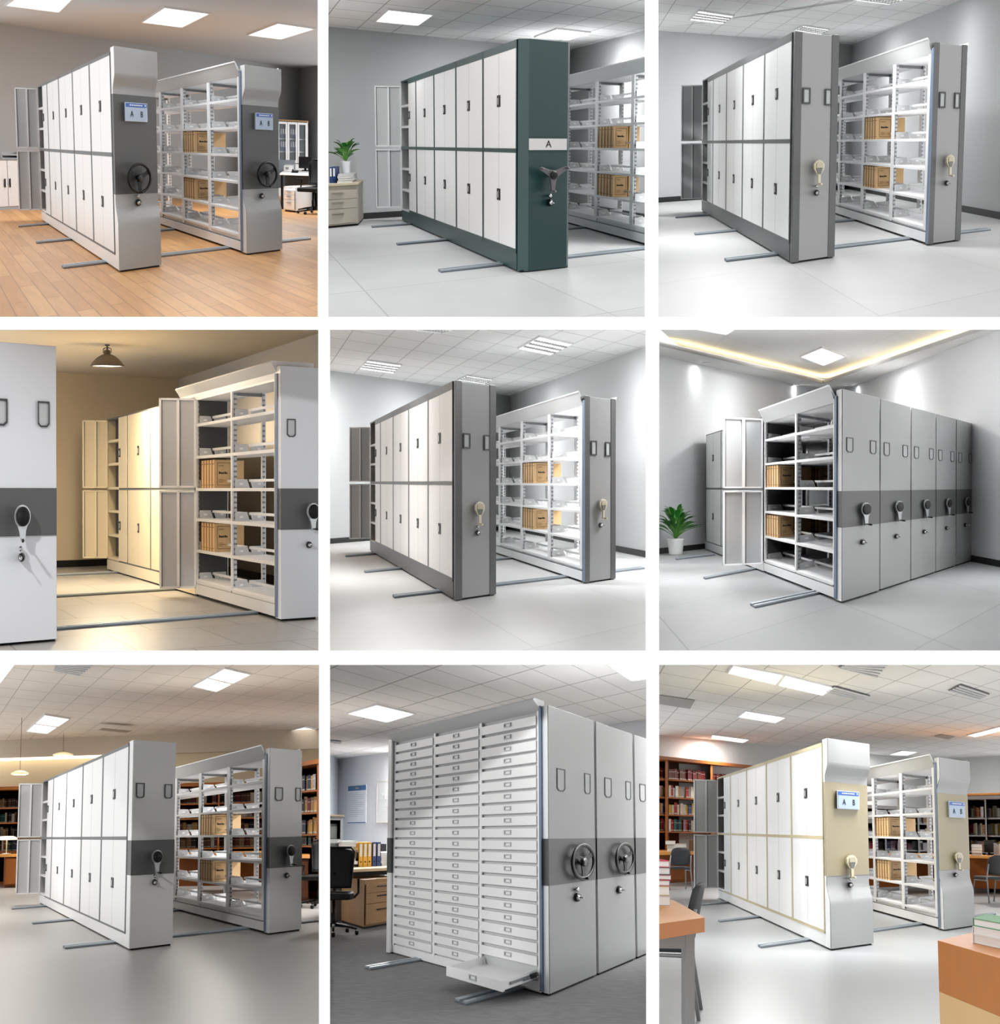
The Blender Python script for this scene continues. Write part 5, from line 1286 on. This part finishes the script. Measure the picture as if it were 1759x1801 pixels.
zt = flat_stack(R, dt.moved(.03, .28), ['sheaf of papers in the tall pile on the desk, level %s' % s for s in ('one', 'two', 'three', 'four', 'five', 'six', 'seven', 'eight', 'nine')], .27, .28, [.04] * 9, [mat('folder_pale', (214, 216, 220), .7), PAPER] * 4 + [PAPER], 'tall paper pile on the desk', name='paper_sheaf', cat='papers')
for i, (a, m_, lb) in enumerate(((.33, BINY, 'first yellow binder beside the paper pile'), (.41, BINY, 'second yellow binder on the desk'), (.49, BINY, 'third yellow binder, next to the blue ones'), (.58, BINB, 'blue binder next to the yellow ones'), (.665, BINB, 'blue binder nearest to the drawer cabinet'))):
    binder(R, dt.moved(0, .26), a, .072, .26, .345, m_, lb, 'binders on the light wood desk')
zt = flat_stack(R, dt.moved(.76, .28), ['paper folder in the low pile by the drawer cabinet, level %s' % s for s in ('one', 'two', 'three', 'four', 'five')], .24, .26, [.038] * 5, [PAPER, mat('folder_pale', (214, 216, 220), .7)] * 3, 'low folder pile', name='paper_sheaf', cat='papers')
t = thing(R, 'monitor', 'black screen behind the low folder pile', 'monitor', dt.pt(.86, .6, 0))
build('screen', MB(dt).box(.745, 1.0, .6, .62, .05, .31), SCREEN, t, bevel=.004); build('stand', MB(dt).box(.85, .9, .6, .63, .0, .08).box(.8, .95, .55, .67, 0, .01), BLACK, t)
f = corner(R, (560, 1600), (602, 1596), (565, 1590), .45, .4)
t = thing(R, 'open_cabinet', 'grey open-fronted cabinet beyond the office chair', 'cabinet', f.pt(.2, .2, 0))
GC = mat('cabinet_grey', (170, 172, 172), .5)
build('carcass', MB(f).box(0, .43, .38, .4, 0, 1.52).box(.39, .43, 0, .38, 0, 1.52).box(0, .39, 0, .38, 1.46, 1.52).box(0, .39, 0, .38, 0, 1.12).box(0, .39, .0, .38, 1.12, 1.14), GC, t)
build('top_board', MB(f).box(0, .45, -.02, .4, 1.52, 1.55), mat('top_tan', (170, 150, 126), .5), t)
tag(build('document_box', MB(f).box(.12, .32, .05, .3, 1.141, 1.40).box(.14, .30, .045, .05, 1.16, 1.36), mat('document_box_grey', (126, 126, 122), .7)), 'grey document box inside the open cabinet', 'box')
f = corner(R, (560, 1622), (617, 1618), (566, 1612), .6, .2)
tag(build('desk_partition', MB(f).box(0, .58, 0, .03, 0, 1.08).box(-.01, .59, -.005, .035, 1.08, 1.10), mat('partition_grey', (196, 199, 203), .6)), 'pale grey partition behind the office chair', 'screen')
office_chair(R, stand(R, 586, 1644, math.radians(188), 1.8), 'black mesh office chair at the light wood desk')
added_lamps(R, [(720, 1332), (790, 1340), (700, 1322), (760, 1320)], 3.05, 230)
key_light(R, (880, 1700), (1137, 1730), (1290, 1690), .5, 36000)

# ================================================================== room 9: the reading room with tan-banded cabinets
R = Room('9', (1159, 1170, 1759, 1801), 1465.4, 1462.5, 1672.5, 1298, clip='lt')
G = corner(R, (1462.5, 1672.5), (1536.9, 1662), (1263.2, 1580), .55, 4.62)
TILE9 = brickmat('ceiling_tiles_reading', (234, 232, 229), (230, 228, 225), (164, 162, 159), .62, .62, .008, rough=.9, noise=.02)
LINO = brickmat('lino_floor', (168, 171, 172), (166, 169, 170), (166, 169, 170), 4, 4, .001, rough=.3, noise=.03, nscale=.8, spec=.4)
setting(R, G, (1148, 1550.5), (1640, 1540), (1800, 1549), 3.47, mat('wall_reading', (208, 208, 206), .8), TILE9, LINO, bb=False)
S9 = dict(style='wave', band=(.757, 1.746), bandmat=BEIGEB)
door_range(R, 'white door cabinet range with tan recess band, tan trim and sign, doors shut', G, .55,
           [(.13, 1.03), (1.03, 1.93), (1.93, 2.83), (2.83, 3.73), (3.73, 4.6)], [(.185, 1.14), (1.175, 2.13)],
           dict(S9, sign=(.235, .76, 1.465, 1.66), drop=(.54, .975, .125, .24), lock=(.53, .655, .9)), b1=.13, dz=(.155, 2.17), frame=mat('frame_tan', (196, 182, 142), .5), leafw=.44)
G2 = corner(R, (1661.5, 1638), (1714.9, 1629.8), (1538, 1603), .55, 1.89)
t = thing(R, 'mobile_shelf', 'open white shelving unit with tan recess band and sign in the reading room', 'archive shelving', G2.pt(0, 0, 0))
shelving(R, t, G2, .55, [.16, 1.0, 1.86, 2.75, 3.6], [.22, .52, .85, 1.17, 1.50, 1.83])
end_panel(t, G2, .55, b1=.12, **dict(S9, sign=(.32, .85, 1.44, 1.65), drop=(.58, .985, .125, .235), lock=(.5, .69, .9, False)))
box_row(R, G2, 'upper pile behind the tan-banded cabinet', 1.80, 1.17)
box_row(R, G2, 'lower pile behind the tan-banded cabinet', 1.80, .52)
for i, (p, q, l) in enumerate([((1338.6, 1668), (1752, 1609), 'steel rail in front on the pale reading room floor'), ((1265.7, 1622.5), (1560, 1590), 'middle steel rail on the pale reading room floor'), ((1223.7, 1594), (1450, 1573), 'far steel rail under the open doors, reading room')]): rail(R, p, q, l, w=(.17, .15, .13)[i])
for quad, l in [([(1290.6, 1168), (1379.6, 1185), (1367, 1202), (1281, 1181)], 'first of two joined ceiling panels, touching the lattice bar'),
                ([(1379.6, 1185), (1465, 1207), (1447.2, 1220.5), (1367, 1202)], 'second of two joined ceiling panels, next to the louvred vent'),
                ([(1312, 1249), (1381.3, 1260.4), (1363.5, 1269.6), (1298.8, 1259)], 'oblong ceiling panel above the tan-trimmed doors'),
                ([(1253.2, 1291), (1317.3, 1299.5), (1306.6, 1304.9), (1250.7, 1297)], 'small oblong ceiling panel near the bookcase'),
                ([(1586, 1319.4), (1613.7, 1321.2), (1595, 1327.3), (1564.6, 1326)], 'small ceiling panel just over the open shelving, reading room'),
                ([(1701.7, 1291.7), (1765, 1275), (1765, 1282.5), (1716, 1294.5)], 'thin ceiling light at the outer edge of the reading room')]:
    ceil_light(R, quad, 3.47, l, power=85)
ceil_vent(R, [(1468, 1206), (1531, 1223), (1518, 1231.5), (1452, 1217)], 3.46, 'louvred ceiling vent beside the joined ceiling panels', 4, mat('vent_shadow', (96, 96, 95), .6))
ceil_vent(R, [(1490, 1166), (1562, 1166), (1541, 1192), (1474, 1172)], 3.46, 'louvred ceiling vent cut by the lattice bar', 5, mat('vent_shadow', (96, 96, 95), .6))
ceil_vent(R, [(1690, 1203), (1741, 1220), (1722, 1230), (1668, 1214)], 3.46, 'louvred ceiling vent over the second tan-banded unit', 4, mat('vent_shadow', (96, 96, 95), .6))
ceil_vent(R, [(1159, 1222), (1222, 1231), (1214, 1246), (1150, 1236)], 3.465, 'plain grey ceiling vent above the bookcase', 0, mat('vent_grey9', (168, 167, 164), .6))
ceil_vent(R, [(1655, 1291), (1680, 1295), (1668, 1300), (1643, 1295)], 3.465, 'small grey ceiling vent over the open shelving', 0, mat('vent_grey9', (168, 167, 164), .6))
ORW = mat('bookcase_orange_wood', (160, 94, 42), .5, noise=.08, nscale=3, spec=.15)
fa = corner(R, (1140, 1555), (1330, 1546.5), (1144, 1551.5), 2.62, .3)
zs9 = [.75, 1.18, 1.57, 1.97, 2.39]
bookcase(R, fa, 'tall orange-brown bookcase behind the open doors, reading room', 2.62, .3, 2.82, zs9, [.37, 1.44], ORW, th=.055)
for z, n_, cs in ((2.39, 'top', ['dark red', 'dark red', 'dark red', 'brown']), (1.97, 'second', ['white', 'cream', 'cream', 'grey', 'red', 'ochre', 'white']), (1.57, 'third', ['white', 'cream', 'navy', 'red', 'blue', 'yellow', 'cream']), (1.18, 'fourth', ['red', 'cream', 'teal', 'white', 'black', 'mauve', 'tan'])):
    book_row(R, fa, .44, 1.3, .24, z, .29, .18, cs, 'on the %s shelf of the orange-brown bookcase' % n_, int(z * 50), .058)
    book_row(R, fa, .22, .36, .24, z, .29, .18, cs, 'at the lattice end of the %s shelf, orange-brown bookcase' % n_, int(z * 51), .05)
book_row(R, fa, 1.5, 1.95, .24, 2.39, .25, .18, ['dark red'], 'on the top shelf beyond the second bookcase post', 3, .047)
ft = corner(R, (1140, 1562), (1250, 1557), (1144, 1555.5), 1.40, .4)
desk(R, ft, 'long wall desk with chair before the orange-brown bookcase', 1.6, .4, .75, DESKW, GREYMET, .07, modesty=ORW)
flat_stack(R, ft.moved(.38, .1, .75), ['pale book in the stack on the wall desk, %s' % s for s in ('bottom', 'middle', 'top')], .22, .2, [.07, .08, .07], [mat('cover_cream', (214, 206, 190), .7)] * 3, 'stack on the wall desk beside the post')
flat_stack(R, ft.moved(.62, .1, .75), ['book in the lower stack on the wall desk, %s' % s for s in ('bottom', 'top')], .24, .2, [.08, .08], [mat('cover_tan', (196, 180, 150), .7)] * 2, 'lower stack on the wall desk')
tag(build('wicker_box', MB(ft).box(.9, 1.15, .1, .3, .751, .99).box(.91, 1.14, .11, .29, .99, 1.0), mat('wicker_brown', (112, 84, 54), .8)), 'brown box at the back of the wall desk', 'box')
side_chair(R, stand(R, 1192, 1565, math.radians(6), 1.6), 'charcoal chair tucked under the wall desk')
fb = corner(R, (1500, 1562), (1672, 1556), (1503, 1556), 2.2, .3)
bookcase(R, fb, 'low orange-topped bookcase seen through the open shelving, reading room', 2.2, .3, 1.78, [.5, .84, 1.16, 1.48], [.7, 1.45], GREYMET, back=mat('bookcase_back_grey', (150, 146, 142), .7), shm=GREYMET)
for z, n_ in ((.84, 'lower'), (1.16, 'middle'), (1.48, 'upper')): book_row(R, fb, .1, 2.1, .24, z, .22, .18, ['white', 'cream', 'grey', 'tan', 'mauve', 'red', 'navy'], 'on the %s shelf of the low bookcase behind the shelving' % n_, int(z * 40), .12)
fb2 = corner(R, (1500, 1578), (1680, 1571), (1503, 1568), 2.2, .4)
desk(R, fb2, 'long orange-topped reading desk seen through the open shelving', 2.2, .4, .80, DESKW, GREYMET, .07, modesty=ORW)
fc = corner(R, (1700, 1566), (1800, 1574), (1704, 1560), 1.3, .3)
bookcase(R, fc, 'grey steel bookcase with orange top beyond the second tan-banded unit', 1.3, .3, 2.0, [.5, .86, 1.22, 1.60], [.50], GREYMET, back=mat('bookcase_back_grey', (150, 146, 142), .7), shm=GREYMET)
tag(build('top_rail', MB(fc).box(-.01, 1.31, -.03, .3, 2.085, 2.13), DESKW, bevel=.004), 'orange wooden rail topping the grey steel bookcase', 'top board')
for z, n_ in ((.86, 'lower'), (1.22, 'middle'), (1.60, 'upper')):
    book_row(R, fc, .12, .49, .24, z, .27, .18, ['white', 'cream', 'tan', 'mauve', 'red', 'grey', 'ochre'], 'on the %s shelf of the grey steel bookcase, first bay' % n_, int(z * 60), .052)
    book_row(R, fc, .55, .85, .24, z, .27, .18, ['white', 'cream', 'mauve', 'yellow', 'grey'], 'on the %s shelf of the grey steel bookcase, outer bay' % n_, int(z * 61), .055)
fd_ = corner(R, (1700, 1574), (1800, 1578), (1704, 1568), 1.3, .45)
desk(R, fd_, 'orange-topped desk before the grey steel bookcase', 1.3, .45, .80, DESKW, GREYMET, .05, modesty=ORW)
flat_stack(R, fd_.moved(.16, .1, .8), ['pale book in the stack on the far desk, %s' % s for s in ('bottom', 'second', 'third', 'top')], .24, .2, [.055] * 4, [mat('cover_cream', (214, 206, 190), .7)] * 4, 'stack on the desk by the grey bookcase')
t = thing(R, 'monitor', 'dark screen on the desk before the grey bookcase', 'monitor', fd_.pt(.55, .3, .8))
build('screen', MB(fd_).box(.42, .68, .3, .32, .86, 1.12), SCREEN, t, bevel=.003); build('stand', MB(fd_).box(.53, .57, .3, .32, .8, .87).box(.48, .62, .26, .36, .8, .81), BLACK, t)
book_row(R, fd_.moved(0, 0, .8), .66, .9, .3, 0, .26, .16, ['white', 'grey', 'cream', 'black'], 'leaning row on the desk beside the dark screen', 8, .05)
side_chair(R, stand(R, 1744, 1587, math.radians(12), 1.6), 'charcoal chair before the grey steel bookcase')
# foreground reading table with its chair
fg = corner(R, (1232, 1806), (1060, 1830), (1180, 1728), -1.0, .95)
TT = mat('table_top_orange', (206, 142, 72), .45, noise=.05, spec=.2)
def tabletop(R, name, label, P, h, th, m, side=None, legs=(), legm=None, cat='table'):
    """table whose top's corners P are given as picture points at height h"""
    Q = [R.plane(x, y, h) for x, y in P]; idf = Frame(R, Vector((0, 0, 0)), Vector((1, 0, 0)), Vector((0, 1, 0)))
    c = sum(Q, Vector()) / len(Q); t = thing(R, name, label, cat, Vector((c.x, c.y, 0)))
    n = len(Q); m_ = MB(idf); m_.raw(Q + [q - Vector((0, 0, th)) for q in Q], [tuple(range(n)), tuple(range(2 * n - 1, n - 1, -1))])
    m_.raw(Q + [q - Vector((0, 0, th)) for q in Q], [(i, (i + 1) % n, n + (i + 1) % n, n + i) for i in range(n)], 1)
    build('tabletop', m_, [m, side or m], t)
    return t, Q, c, idf
t, Q, c, idf = tabletop(R, 'reading_table', 'orange reading table with a grey leg in front of the open doors', [(1239.5, 1613.8), (1140, 1627.5), (1140, 1577), (1186, 1583.5)], .75, .075, TT, mat('table_edge_orange', (178, 108, 44), .45, spec=.2))
lx, ly = Q[0].x, Q[0].y
px_m = F / (R.R @ (Q[0] - Vector((0, 0, R.hc)))).y
f = Frame(R, Vector((lx - 8 / px_m, ly + .25, 0)), Vector((1, 0, 0)), Vector((0, 3, 0)))
build('leg', MB(f).box(-17 / px_m, 0, 0, .07, 0, .675), mat('leg_grey', (128, 129, 130), .5), t, bevel=.004)
build('apron', MB(f).box(-90 / px_m, -17 / px_m, .0, .03, .57, .675), mat('leg_grey', (128, 129, 130), .5), t)
fz = Frame(R, R.plane(1140, 1592.5, .75), Vector((1, 0, 0)), Vector((0, 2, 0)), .75)
hs = [.075, .05, .035, .022, .045, .028]; ms = [mat('c1', (190, 176, 182), .7), mat('c2', (222, 204, 150), .7), mat('book_red', BOOKC['red'], .7), mat('c4', (172, 84, 92), .7), mat('c5', (44, 86, 84), .7), mat('c6', (206, 60, 84), .7)]
flat_stack(R, fz, ['%s book in the stack on the near reading table' % s for s in ('mauve bottom', 'cream-covered', 'bright red', 'dull red', 'teal-edged', 'pink top')], 46 / px_m, .3, [h * 1.0 for h in (.062, .055, .036, .03, .045, .04)], ms, 'stack on the near reading table', jitter=.008)
side_chair(R, stand(R, 1162, 1782, math.radians(78), 1.5), 'black-seated chair pushed under the near reading table')
t, Q, c, idf = tabletop(R, 'book_table', 'thick orange and beech counter block in the near corner', [(1649.4, 1654), (1800, 1697), (1830, 1640), (1716, 1639)], .72, .001, mat('counter_top', (206, 132, 64), .45, spec=.2), None)
idf = Frame(R, Vector((0, 0, 0)), Vector((1, 0, 0)), Vector((0, 1, 0)))
def skirt(z0, z1, nm, m, parent, shrink=0.):
    n = 4; mb = MB(idf); P = [Vector((q.x, q.y, z1)) for q in Q] + [Vector((q.x, q.y, z0)) for q in Q]
    mb.raw(P, [tuple(range(n)), tuple(range(2 * n - 1, n - 1, -1))] + [(i, (i + 1) % n, n + (i + 1) % n, n + i) for i in range(n)])
    return build(nm, mb, m, parent)
skirt(.49, .719, 'upper_front', mat('counter_orange', (184, 114, 50), .45, noise=.06, spec=.2), t)
skirt(0.0, .489, 'lower_front', mat('counter_beech', (214, 176, 122), .5, noise=.03, spec=.2), t)
fz = Frame(R, R.plane(1711, 1668, .72), Vector((1, .0, 0)), Vector((0, 3, 0)), .721)
fz = corner(R, (1711, 1700), (1800, 1715), (1725, 1690), .4, .2)
o = R.plane(1712, 1658.5, .72); u = R.plane(1790, 1676, .72) - o; v = R.plane(1735, 1648, .72) - o; u.z = v.z = 0
fz = Frame(R, o, u / .35, v / .25, .7215)
flat_stack(R, fz, ['white-edged book at the bottom on the counter block', 'second white-edged book on the counter block', 'green-covered book topping the stack on the counter block'], .35, .25, [.04, .035, .035], [PAPER, PAPER, mat('cover_green', (96, 150, 104), .6)], 'books on the counter block', jitter=.004)
key_light(R, (1560, 1640), (1537, 1660), (1632, 1628), .62, 30000, color=(1, .99, .97))

added_lamps(R, [(1300, 1110), (1560, 1110), (1700, 1130)], 3.4, 115)
# ================================================================== the lattice between the rooms
LT = mat('lattice_white', (255, 255, 255), .6)
YL = 6.0
def bar(name, x0, y0, x1, y1):
    P = [Vector(((x - CX) / F * YL, YL, -(y - CY) / F * YL)) for x, y in ((x0, y0), (x1, y0), (x1, y1), (x0, y1))]
    bm = bmesh.new(); vs = [bm.verts.new(p) for p in P] + [bm.verts.new(p + Vector((0, .012, 0))) for p in P]
    for f in ((0, 1, 2, 3), (7, 6, 5, 4), (0, 1, 5, 4), (1, 2, 6, 5), (2, 3, 7, 6), (3, 0, 4, 7)): bm.faces.new([vs[i] for i in f])
    bmesh.ops.recalc_face_normals(bm, faces=bm.faces)
    me = bpy.data.meshes.new(name); bm.to_mesh(me); bm.free(); me.materials.append(LT)
    o = bpy.data.objects.new(name, me); COL.objects.link(o); o['kind'] = 'structure'
bar('trim_4', -60, 557.5, 1819, 579.5)
bar('trim_5', -60, 1144.5, 1819, 1169.5)
for i, (a, b_, c_, d_) in enumerate(((559, 577, 1134.5, 1158), (560, 580, 1136, 1159.5), (561, 580, 1137, 1159.5))):
    y0, y1 = ((-60, 557.5), (579.5, 1144.5), (1169.5, 1861))[i]
    bar('trim_%d' % (6 + 2 * i), a, y0, b_, y1); bar('trim_%d' % (7 + 2 * i), c_, y0, d_, y1)

# ------------------------------------------------------------------ camera, surroundings, exposure
cam = bpy.data.cameras.new('camera'); co = bpy.data.objects.new('camera', cam); COL.objects.link(co)
co.rotation_euler = (PI / 2, 0, 0); cam.sensor_fit = 'HORIZONTAL'; cam.sensor_width = 36; cam.lens = F / 1759 * 36
cam.clip_start = .1; cam.clip_end = 300
SC.camera = co
w = bpy.data.worlds.new('studio'); SC.world = w; w.use_nodes = True
w.node_tree.nodes['Background'].inputs[0].default_value = (1, 1, 1, 1)
w.node_tree.nodes['Background'].inputs[1].default_value = 1.0
SC.view_settings.view_transform = 'Standard'; SC.view_settings.look = 'None'; SC.view_settings.gamma = 1.0; SC.view_settings.exposure = 0.0
SC.cycles.max_bounces = 7; SC.cycles.diffuse_bounces = 4; SC.cycles.use_adaptive_sampling = True; SC.cycles.adaptive_threshold = .02; SC.cycles.use_denoising = True
